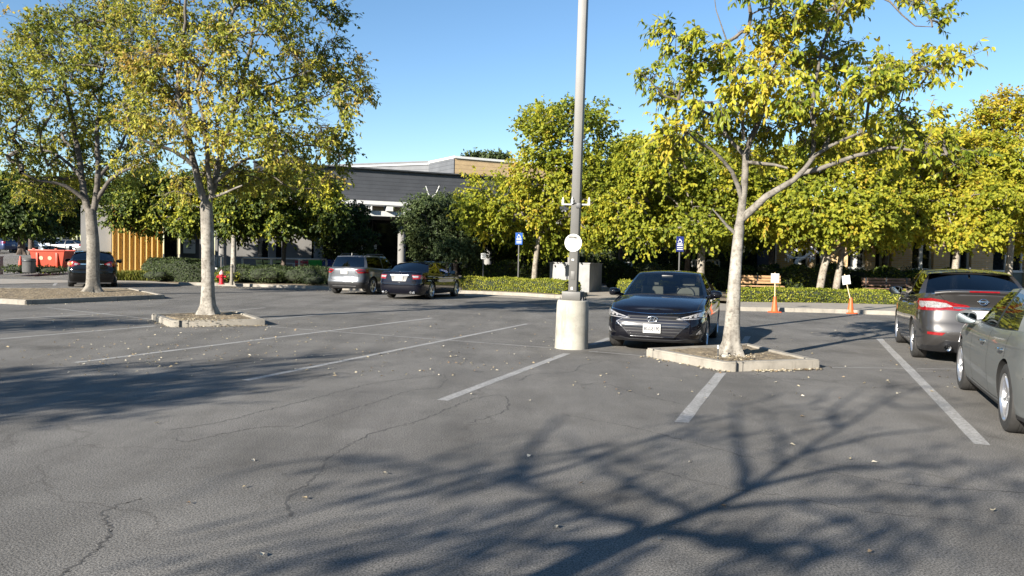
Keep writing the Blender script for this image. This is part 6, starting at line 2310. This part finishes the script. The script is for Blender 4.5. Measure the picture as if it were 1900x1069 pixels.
def objects(bld):
    root, a, zz, B0, t, n = bld
    # patio with its railing and furniture
    tz = .35

    def pt(px, d, z=tz):
        p = B0 + t * a(px, d) + n * d
        return Vector((p.x, p.y, z))
    sheet('patio', [tuple(p)[:2] for p in (pt(330, -2.6), pt(860, -2.6), pt(900, 5), pt(330, 5))], tz - .01, M['pave'])
    q0, q1 = pt(450, -2.4, 0), pt(606, -2.4, 0)
    railing('long white railing in front of the patio chairs', [q0, q1], tz, 1.36, 4)
    q0, q1 = pt(768, -2.4, 0), pt(868, -2.4, 0)
    railing('white railing behind the dark blue sedan', [q0, q1], tz, 1.32, 4)
    q0, q1 = pt(402, -2.2, 0), pt(413, -2.2, 0)
    railing('short white railing beside the left trunk and grey column', [q0, q1], tz, 1.42, 3)
    lime = pm("lime_chair_plastic", (.42, .44, .16), .5)
    redc = pm("red_chair_plastic", (.42, .035, .04), .45)
    grn = pm("bright_green_plastic", (.03, .34, .04), .45)
    blu = pm("blue_painted_metal", (.03, .05, .25), .4)
    for px, d, rz, col, lab in ((487, .2, 2.6, lime, 'lime yellow patio chair nearest the grey wall slot'), (501, .5, 2.9, lime, 'lime yellow patio chair second from the left by the railing'), (514, .1, 3.6, lime, 'lime yellow patio chair beside the white table'),
                                (557, .2, .4, redc, 'red patio chair just right of the white table'), (573, -.6, 1.2, redc, 'dark red patio chair next to the bright green one')):
        chair(lab, pt(px, d), rz, col)
    tb = thing('patio_table', 'square white table on the patio behind the railing', 'table', pt(535, -.6), ang_ := .4)
    MB().box((0, 0, .72), (.75, .75, .04), 0, 0, .01).build('tabletop', M['white'], tb, 40)
    for sx in (1, -1):
        for sy in (1, -1):
            MB().box((sx * .34, sy * .34, .35), (.06, .06, .7)).build('leg', M['white'], tb)
    # green lounge seat and blue slatted bench
    g = thing('lounge_seat', 'bright green rounded lounge seat by the canopy column', 'seat', pt(588, -.8), .3, 'chairs on the patio')
    MB().box((0, 0, .3), (.95, .8, .3), 0, 0, .08).build('seat', grn, g, 40)
    MB().box((0, .34, .62), (.95, .16, .75), 0, 0, .07, None).build('backrest', grn, g, 40)
    bb = thing('slatted_bench', 'blue slatted bench partly hidden by the silver SUV', 'bench', pt(616, -.8), .3)
    for k in range(6):
        MB().box((0, .0, .35 + k * .12), (1.2, .04, .09)).build('slat', blu, bb)
    for s in (1, -1):
        MB().box((s * .55, .05, .5), (.06, .06, 1.0)).build('post', blu, bb)
    # hydrant and marker post
    hb = at(411, 517, 37.6)
    hb.z = .11
    red = pm("hydrant_red", (.5, .02, .03), .4, var=.1, scale=20)
    h = thing('fire_hydrant', 'red fire hydrant with pale cap among the shrubs', 'hydrant', hb, .2)
    MB().lathe([(.15, 0), (.15, .04), (.1, .05), (.1, .42), (.13, .44), (.13, .47), (.1, .48)], 24).build('barrel', red, h, 40)
    MB().lathe([(.105, .48), (.1, .55), (.07, .61), (.03, .64), (.03, .69), (.001, .7)], 20).build('bonnet', pm("hydrant_cap_pale", (.55, .3, .3), .5), h, 40)
    for rz in (0, math.pi, -math.pi / 2):
        MB().lathe([(.055, .09), (.055, .17), (.07, .17), (.07, .2), (.03, .2), (.03, .23), (.001, .23)], 16, 0, Matrix.Translation((0, 0, .36)) @ Matrix.Rotation(rz, 4, 'Z') @ Matrix.Rotation(R(90), 4, 'Y')).build('outlet', red, h, 40)
    p = at(430, 518, 37.4)
    p.z = .1
    pb = thing('marker_post', 'weathered grey post beside the fire hydrant', 'post', p)
    MB().lathe([(.075, 0), (.072, .93), (.05, .98), (.001, 1.0)], 16).build('shaft', pm("weathered_grey_wood", (.17, .15, .12), .85, var=.25, scale=12, bump=.3), pb, 40)
    MB().lathe([(.078, .84), (.08, .85), (.08, .89), (.078, .9)], 16).build('band', M['grey_metal'], pb, 40)
    # utility box
    c = gnd(1093, 543)
    l = gnd(1019, 540.5)
    d = Vector((c.x - l.x, c.y - l.y, 0))
    w = d.length
    ub = thing('utility_enclosure', 'pale grey concrete utility enclosure behind the lamp post', 'utility box', (c.x, c.y, 0), math.atan2(d.y, d.x))
    gy = concrete_mat("pale_grey_concrete", (.2, .2, .2), (.28, .28, .275), (.7, .7, .7))
    MB().box((-w / 2, 1.5, .72), (w, 3.0, 1.44), 0, 0, .02).build('box_body', gy, ub, 40)
    MB().box((-w / 2, 1.5, 1.47), (w + .06, 3.06, .06), 0, 0, .01).build('coping', gy, ub, 40)
    rl = railing('thin pale railing behind the grey utility enclosure', [at(1135, 492, 47) * 1, at(1172, 493, 47) * 1], 0, 1.0, 7)
    for o in rl.children:
        pass
    rl.location.z = .55
    for px, py, rzz in ((1290, 1, 0),):
        pass
    for k, (p0, p1, lab) in enumerate(((1284, 1297, 'white railing piece left of the sycamore trunk over the sedan roof'), (1312, 1334, 'white railing in front of the yellow dome'), (1408, 1428, 'white railing right of the young tree trunk'))):
        A_, B_ = at(p0, 492, 45), at(p1, 493, 45)
        A_.z = B_.z = 0
        railing(lab, [A_, B_], .3, at(p0, 492 - (9 if k != 2 else -2), 45).z, 3 if k != 1 else 4)
    # yellow dome
    c = at(1322, 497, 47)
    yd = thing('play_house', 'yellow bell shaped dome roof on white posts in the shaded play yard', 'dome', (c.x, c.y, 0), 0)
    ym = pm("yellow_dome_paint", (.75, .47, .06), .5, var=.1)
    z = c.z
    MB().lathe([(.34, z), (.33, z + .1), (.27, z + .22), (.14, z + .3), (.07, z + .34), (.06, z + .5), (.001, z + .56)], 28).build('dome_roof', ym, yd, 40)
    for k in range(4):
        w0 = R(45 + 90 * k)
        MB().tube([(.28 * math.cos(w0), .28 * math.sin(w0), 0), (.28 * math.cos(w0), .28 * math.sin(w0), z + .02)], .035, 8).build('post', M['white'], yd, 50)
    # white metal tree
    wt = pm("lavender_white_metal", (.8, .79, .84), .5, var=.06)
    ts = thing('tree_sculpture', 'white cut metal tree sculpture with curved trunk and leaf shapes', 'sculpture', at(1482, 505, 44), 0)
    zb = ts.location.z
    ts.location.z = 0
    k = 44 / FOCAL
    S = lambda px, py: Vector(((px - 1482) * k, 0, zb + (505 - py) * k))
    MB().tube([S(1486, 506), S(1478, 501), S(1475, 492), S(1478, 484), S(1485, 480), S(1493, 477), S(1500, 471), S(1507, 463)], [.17, .13, .12, .11, .1, .085, .06, .03], 10).build('trunk', wt, ts, 60)
    MB().tube([S(1486, 480), S(1480, 478), S(1470, 479), S(1460, 478)], [.06, .05, .04, .02], 8).build('branch', wt, ts, 60)
    MB().tube([S(1494, 477), S(1497, 466), S(1492, 459)], [.05, .04, .02], 8).build('branch', wt, ts, 60)
    MB().tube([S(1486, 507), S(1485, 516), S(1485, 540)], [.17, .1, .1], 8).build('support', wt, ts, 60)
    rs = random.Random(4)
    for cx, cy, rx, ry, nl in ((1464, 474, 9, 9, 22), (1474, 462, 9, 7, 16), (1504, 476, 7, 7, 16), (1506, 463, 7, 7, 14), (1490, 456, 8, 5, 10)):
        cl = MB()
        for _ in range(nl):
            x, y = cx + rs.gauss(0, rx * .5), cy + rs.gauss(0, ry * .5)
            s = rs.uniform(.06, .11)
            w0 = rs.uniform(0, 6.28)
            poly = [(0, 0), (s * .6, s * .38), (s * 1.25, s * .3), (s * 1.7, 0), (s * 1.25, -s * .3), (s * .6, -s * .38)]
            cl.prism(poly, -.012, .012, 0, Matrix.Translation(S(x, y) + Vector((0, rs.uniform(-.12, .12), 0))) @ Matrix.Rotation(R(90), 4, 'X') @ Matrix.Rotation(w0, 4, 'Z'))
        cl.build('leaf_cluster', wt, ts)
    # benches
    wood = pm("sunlit_tan_timber", (.36, .22, .11), .7, var=.25, scale=5, stretch=(1, 10, 10))
    p = at(1408, 540, 37.5)
    p.z = .14
    bench('long timber bench behind the hedge right of the young tree', p, 2.3, .08, wood)
    p = at(1648, 540, 37.5)
    p.z = .14
    bench('long timber bench in front of the brick building wall', p, 2.4, .05, pm("dark_timber", (.14, .08, .05), .7, var=.25, scale=5))
    # cones with paper signs
    cone_sign('orange cone with an upright stick and smudged white paper sign, nearer the young tree', (1437, 580), (1438, 506), (1437.5, 516), 0)
    cone_sign('orange cone with a leaning stick and blank white paper sign, nearer the graphite sedan', (1578, 582), (1567, 509), (1569.5, 519.5), R(-9))
    # signs
    bs = pm("access_sign_blue", (.012, .07, .3), .4, var=.1)
    bd = pm("deep_sign_blue", (.008, .015, .1), .4, var=.1)
    sign_post('access_sign', 'light blue disabled parking sign left of the sycamore trunk', 963, 432, 454, 13, 37.2, 530, bs, 'access', M['grey_metal'])
    sign_post('access_sign', 'deep blue tall disabled parking sign above the dark sedan roof', 1261.5, 439, 467, 14, 34, 530, bd, 'access', M['grey_metal'])
    sign_post('small_sign', 'small white sign on a thin post behind the left end of the clipped hedge', 897, 470, 481, 9, 39.5, 525, M['white'], 'lines', M['grey_metal'])
    for px, y0, y1, Y, lab in ((18, 413, 427, 74, 'white parking sign on black post furthest left'), (93, 416, 429, 77, 'white parking sign on black post above the orange bin')):
        sign_post('parking_sign', lab, px, y0, y1, 7.5, Y, 482, pm("pale_sign_face", (.5, .5, .55), .5), 'lines', M['dark_metal'], 'parking signs in the upper lot')
    # orange bin, litter bin, cone, beige post on the left
    b = at(97, 494, 48)
    zb = .46
    ob = thing('orange_bin', 'large bright orange plastic tub with sloping sides beyond the black car', 'bin', (b.x, b.y, zb), .05)
    orm = pm("orange_moulded_plastic", (.36, .035, .01), .5, var=.08, scale=2)
    k = 48 / FOCAL
    zt = at(97, 465, 48).z - zb
    wt_, wb_ = 62 * k / 2, 50 * k / 2
    bm = bmesh.new()
    for z_, hw_, hd_ in ((0.08, wb_, .5), (zt, wt_, .62)):
        pass
    V = []
    for z_, hw_, hd_ in ((.08, wb_, .5), (zt, wt_, .62), (zt, wt_ - .07, .55), (.16, wb_ - .07, .44)):
        V += [(-hw_, -hd_, z_), (hw_, -hd_, z_), (hw_, hd_, z_), (-hw_, hd_, z_)]
    F = [(0, 1, 5, 4), (1, 2, 6, 5), (2, 3, 7, 6), (3, 0, 4, 7), (3, 2, 1, 0), (4, 5, 9, 8), (5, 6, 10, 9), (6, 7, 11, 10), (7, 4, 8, 11), (8, 9, 13, 12), (9, 10, 14, 13), (10, 11, 15, 14), (11, 8, 12, 15), (12, 13, 14, 15)]
    MB().add(V, F).build('tub', orm, ob)
    MB().box((0, -.63, zt), (wt_ * 2 + .1, .08, .1), 0, 0, .02).box((0, .63, zt), (wt_ * 2 + .1, .08, .1), 0, 0, .02).build('rim', orm, ob, 40)
    for x in (-.35, .15):
        MB().lathe([(.001, 0), (.12, 0), (.12, .012), (.001, .012)], 20, 0, Matrix.Translation((x, -.575, zt * .58)) @ Matrix.Rotation(R(97), 4, 'X')).build('round_emblem', pm("faded_emblem", (.55, .3, .2), .6), ob, 40)
    for x in (-wb_ * .7, wb_ * .7):
        MB().box((x, -.6, zt * .5), (.12, .09, zt * .75), 0, 0, .02).build('rib', orm, ob, 40)
    for x in (-.7, .7):
        MB().box((x, 0, .03), (.3, .9, .12)).build('foot', M['black'], ob)
    for x in (-.75, -.25, .55):
        MB().box((x, -.62, zt + .07), (.14, .12, .1), 0, 0, .02).build('lid_clip', M['white'] if x == -.25 else orm, ob, 40)
    b = at(54, 494, 45)
    lb = thing('litter_bin', 'grey round litter bin in the shade left of the orange tub', 'litter bin', (b.x, b.y, .28))
    gb = concrete_mat("grey_pebble_concrete", (.05, .052, .052), (.09, .09, .088))
    MB().lathe([(.33, 0), (.35, .1), (.34, .75), (.33, .8), (.27, .8), (.26, .7), (.001, .69)], 28).build('bin_body', gb, lb, 40)
    MB().lathe([(.345, .6), (.36, .62), (.36, .68), (.345, .7)], 28).build('bin_band', M['dark_metal'], lb, 40)
    b = at(38, 486, 50)
    tc = thing('traffic_cone', 'plain orange traffic cone at the left end of the orange tub', 'cone', (b.x, b.y, .42))
    MB().lathe([(.17, .04), (.15, .06), (.05, .72), (.04, .74), (.001, .74)], 20).build('cone', orm, tc, 40)
    MB().box((0, 0, .02), (.4, .4, .04), 0, 0, .01).build('cone_foot', orm, tc, 40)
    b = gnd(-3, 511)
    bp = thing('beige_post', 'square beige concrete post cut off by the left edge', 'post', (b.x, b.y, 0))
    MB().box((0, 0, .55), (.36, .36, 1.1), 0, 0, .02).build('shaft', M['kerb'], bp, 40)
    MB().box((0, 0, 1.12), (.42, .42, .06), 0, 0, .015).build('cap', M['kerb'], bp, 40)
    # little things on the right island
    p = gnd(1332, 664, .13)
    ir = thing('irrigation_riser', 'short dark irrigation pipe with pale cap on the right island', 'pipe', p)
    MB().lathe([(.011, -.02), (.011, .14)], 10).build('pipe', M['dark_metal'], ir, 50)
    MB().lathe([(.016, .14), (.018, .15), (.014, .19), (.001, .2)], 10).build('cap', M['white'], ir, 50)
    p = gnd(1344, 672, .13)
    p = gnd(1345, 663, .13)
    bm = bmesh.new()
    bmesh.ops.create_icosphere(bm, subdivisions=2, radius=1)
    rs = random.Random(3)
    for v in bm.verts:
        v.co = Vector((v.co.x * .07, v.co.y * .05, max(-.4, min(.7, v.co.z)) * .05)) * rs.uniform(.9, 1.08)
    tag(MB().bm(bm).build('white_stone', M['pole_base'], None, 30, p + Vector((0, 0, .02))), 'small pale stone lying at the foot of the young tree', 'stone')


def far_cars():
    g = 'cars parked in the upper lot'
    cols = {k: paint("upper_lot_paint_" + k, v, .45, .3) for k, v in dict(silver=(.17, .17, .17), blue=(.02, .035, .09), red=(.25, .02, .03), dark=(.012, .013, .018), pale=(.14, .16, .2)).items()}
    for px, Y, hd, kind, col, lab, cat in ((126, 79, -82, 'sedan', 'silver', 'silver coupe parked above the black car, red tail lamp to the right', 'car'), (98, 87, -80, 'suv', 'pale', 'pale blue-silver van behind the silver coupe', 'van'), (72, 92, -20, 'suv', 'red', 'red SUV behind the pale van', 'SUV'),
                                           (27, 76, -70, 'suv', 'dark', 'dark SUV with bright wheel left of the shaded trunks', 'SUV'), (-4, 72, -64, 'suv', 'blue', 'dark blue SUV cut by the left edge of the photo', 'SUV'), (47, 88, -75, 'sedan', 'dark', 'dark sedan half hidden by the shaded trunks', 'car')):
        c = generic('parked_car', lab, kind, cols[col], g, cat)
        p = at(px, 470, Y)
        c.place(p.x, p.y, hd, 1.2 + (Y - 62) / 338)


def plants():
    hd = M['leaf_hedge']
    P = lambda *px: [gnd(*p) for p in px]
    up = lambda pts, dy: [Vector((p.x, p.y + dy, 0)) for p in pts]
    gl = 'clipped hedges along the kerb'
    hedge('clipped_hedge', 'bright low clipped hedge right of the dark blue sedan', 'hedge', up(P((858, 543.5), (940, 546), (1000, 549), (1048, 552)), .45), 1.1, .58, .1, (.062, .046), 1050, hd, (.5, .2), 1, gl, .05)
    hedge('clipped_hedge', 'bright long clipped hedge behind the cone signs', 'hedge', P((1372, 566), (1440, 567), (1500, 567.5), (1580, 569), (1665, 571.5), (1780, 575)), 1.2, .52, .1, (.062, .046), 1050, hd, (.42, .22), 2, gl, .05)
    hedge('clipped_hedge', 'short clipped hedge seen left of the dark sedan windscreen', 'hedge', P((1146, 550), (1200, 553), (1300, 559)), 1.0, .62, .1, (.062, .046), 1050, hd, (.5, .2), 3, gl, .05)
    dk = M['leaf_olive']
    gd = 'dark hedges under the trees'
    flat = lambda px0, px1, Y0, Y1: [Vector((at(px0, 500, Y0).x, Y0, 0)), Vector((at((px0 + px1) / 2, 500, (Y0 + Y1) / 2).x, (Y0 + Y1) / 2, 0)), Vector((at(px1, 500, Y1).x, Y1, 0))]
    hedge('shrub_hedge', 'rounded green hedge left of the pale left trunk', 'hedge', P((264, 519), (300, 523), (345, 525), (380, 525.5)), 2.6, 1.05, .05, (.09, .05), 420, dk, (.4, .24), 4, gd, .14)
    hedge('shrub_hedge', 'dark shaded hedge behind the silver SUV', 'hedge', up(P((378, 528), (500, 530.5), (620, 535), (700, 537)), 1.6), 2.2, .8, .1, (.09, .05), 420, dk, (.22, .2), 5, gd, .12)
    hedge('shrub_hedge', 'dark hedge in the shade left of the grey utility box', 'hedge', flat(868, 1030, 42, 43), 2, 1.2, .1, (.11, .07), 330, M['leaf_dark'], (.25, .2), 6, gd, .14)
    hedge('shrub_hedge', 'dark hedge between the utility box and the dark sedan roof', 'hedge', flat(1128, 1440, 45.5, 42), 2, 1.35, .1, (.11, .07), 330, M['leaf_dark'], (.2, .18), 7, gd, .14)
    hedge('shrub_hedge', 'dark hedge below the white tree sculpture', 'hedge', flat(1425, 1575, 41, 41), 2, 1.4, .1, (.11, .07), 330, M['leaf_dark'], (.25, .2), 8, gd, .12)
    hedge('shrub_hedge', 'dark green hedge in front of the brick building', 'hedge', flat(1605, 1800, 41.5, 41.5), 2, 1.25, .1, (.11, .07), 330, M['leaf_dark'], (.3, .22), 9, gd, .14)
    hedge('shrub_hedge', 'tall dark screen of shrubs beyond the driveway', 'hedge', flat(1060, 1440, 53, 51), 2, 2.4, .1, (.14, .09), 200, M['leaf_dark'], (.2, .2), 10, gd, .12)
    gb = 'shrubs along the left kerb'
    for px, py, dy, r, tn, lab, m_, nn in ((480, 531, 1.4, (1.25, .9, .85), .48, 'sunlit rounded shrub right of the hydrant', dk, 1700), (415, 529, .9, (.8, .6, .55), .4, 'low reddish shrub at the foot of the hydrant', M['leaf_near'], 700), (392, 528.5, .9, (.55, .5, .5), .45, 'small light green shrub beside the pale left trunk', hd, 500),
                                          (575, 534.5, .9, (.9, .7, .55), .28, 'low shaded shrub near the kerb left of the silver SUV', dk, 800), (545, 534, 2.6, (1.3, 1, .9), .22, 'dark rounded shrub behind the low shaded one', dk, 1300), (290, 524, .4, (1.0, .7, .55), .38, 'low spreading shrub at the left hedge foot', dk, 800)):
        g = gnd(px, py)
        bush('shrub', lab, 'shrub', (g.x, g.y + dy, .1), r, nn, (.08, .045), m_, (tn, .2), int(px), gb)
    for px, Y, r, lab in ((885, 45, (.6, .6, 1.5), 'tall narrow shrub by the small white sign'), (1600, 43.5, (.7, .6, 1.4), 'feathery tall shrub below the white framed window'), (1640, 43.8, (.6, .6, 1.3), 'feathery shrub below the right window'), (1215, 42, (.9, .8, 1.5), 'dark shrub behind the short clipped hedge'), (1690, 43, (.8, .7, 1.5), 'round shrub at the end of the brick wall')):
        p = at(px, 500, Y)
        bush('shrub', lab, 'shrub', (p.x, p.y, .1), r, 700, (.13, .05), M['leaf_olive'], (.45, .22), int(px), 'shrubs under the right trees')
    for px, Y, r, lab in ((40, 45.5, (1.4, .8, .45), 'low dark ground shrub below the litter bin'), (92, 45.8, (1.5, .8, .42), 'low dark ground shrub in front of the orange tub')):
        p = at(px, 500, Y)
        bush('shrub', lab, 'shrub', (p.x, p.y, .2), r, 700, (.11, .06), M['leaf_dark'], (.2, .15), px + 7, 'low shrubs before the upper lot')
    # long grass before the yellow wall
    global RNG
    RNG = np.random.default_rng(77)
    A_, B_ = at(203, 500, 42.3), at(300, 500, 42.8)
    nn = 5200
    u, v = RNG.uniform(size=nn), RNG.uniform(size=nn)
    b = np.stack([A_.x + (B_.x - A_.x) * u + v * .4, A_.y + (B_.y - A_.y) * u + v * 2.6, np.full(nn, .0)], 1)
    d = np.stack([RNG.normal(0, .3, nn), RNG.normal(0, .3, nn), np.ones(nn)], 1)
    o = leaf_mesh('long_grass', b, d, RNG.normal(size=(nn, 3)), .5, .035, RNG.normal(.5, .22, nn), M['grass'])
    tag(o, kind='stuff')
    # fallen leaves
    P_, S_ = [], []

    def scatter(px0, px1, py0, py1, n_):
        x, y = RNG.uniform(px0, px1, n_), RNG.uniform(py0, py1, n_)
        for i in range(n_):
            g = gnd(x[i], y[i])
            P_.append((g.x, g.y, .012))

    def line(a_, b_, n_, sd):
        A, B = gnd(*a_), gnd(*b_)
        for q in RNG.uniform(size=n_):
            p = A.lerp(B, q) + Vector((RNG.normal(0, sd * .5), -abs(RNG.normal(0, sd)), 0))
            P_.append((p.x, p.y, .012))
    scatter(0, 560, 572, 680, 210)
    scatter(100, 900, 585, 700, 190)
    scatter(560, 1060, 580, 690, 110)
    scatter(1060, 1860, 600, 740, 130)
    scatter(0, 1900, 700, 1040, 22)
    line((318, 607), (493, 604.5), 120, .09)
    line((281, 594), (316, 607), 40, .12)
    line((1198, 662), (1345, 690), 60, .12)
    line((1400, 689), (1522, 685), 190, .07)
    line((50, 567), (306, 556), 60, .2)
    line((420, 533), (620, 540), 420, .55)
    line((620, 540), (860, 548), 120, .4)
    # on the islands
    for px, py, sx, sy, n_ in ((385, 594, 60, 5, 160), (1375, 664, 50, 6, 90), (170, 548, 90, 5, 130)):
        for _ in range(n_):
            g = gnd(px + RNG.normal(0, sx * .5), py + RNG.normal(0, sy * .5), .15)
            P_.append((g.x, g.y, .165))
    b = np.array(P_)
    nn = len(b)
    w = RNG.uniform(0, 2 * math.pi, nn)
    d = np.stack([np.cos(w), np.sin(w), RNG.uniform(-.05, .25, nn)], 1)
    nr = np.stack([RNG.normal(0, .25, nn), RNG.normal(0, .25, nn), np.ones(nn)], 1)
    o = leaf_mesh('fallen_leaves', b, d, nr, .047, .03, RNG.uniform(0, 1, nn), M['litter'], fold=.5)
    tag(o, kind='stuff')


ground()
beds()
lamp_post()
bld = clinic()
brick_house()
objects(bld)
build_cars()
far_cars()
near_trees()
back_trees()
shadow_trees()
added_leaf_belt()
plants()
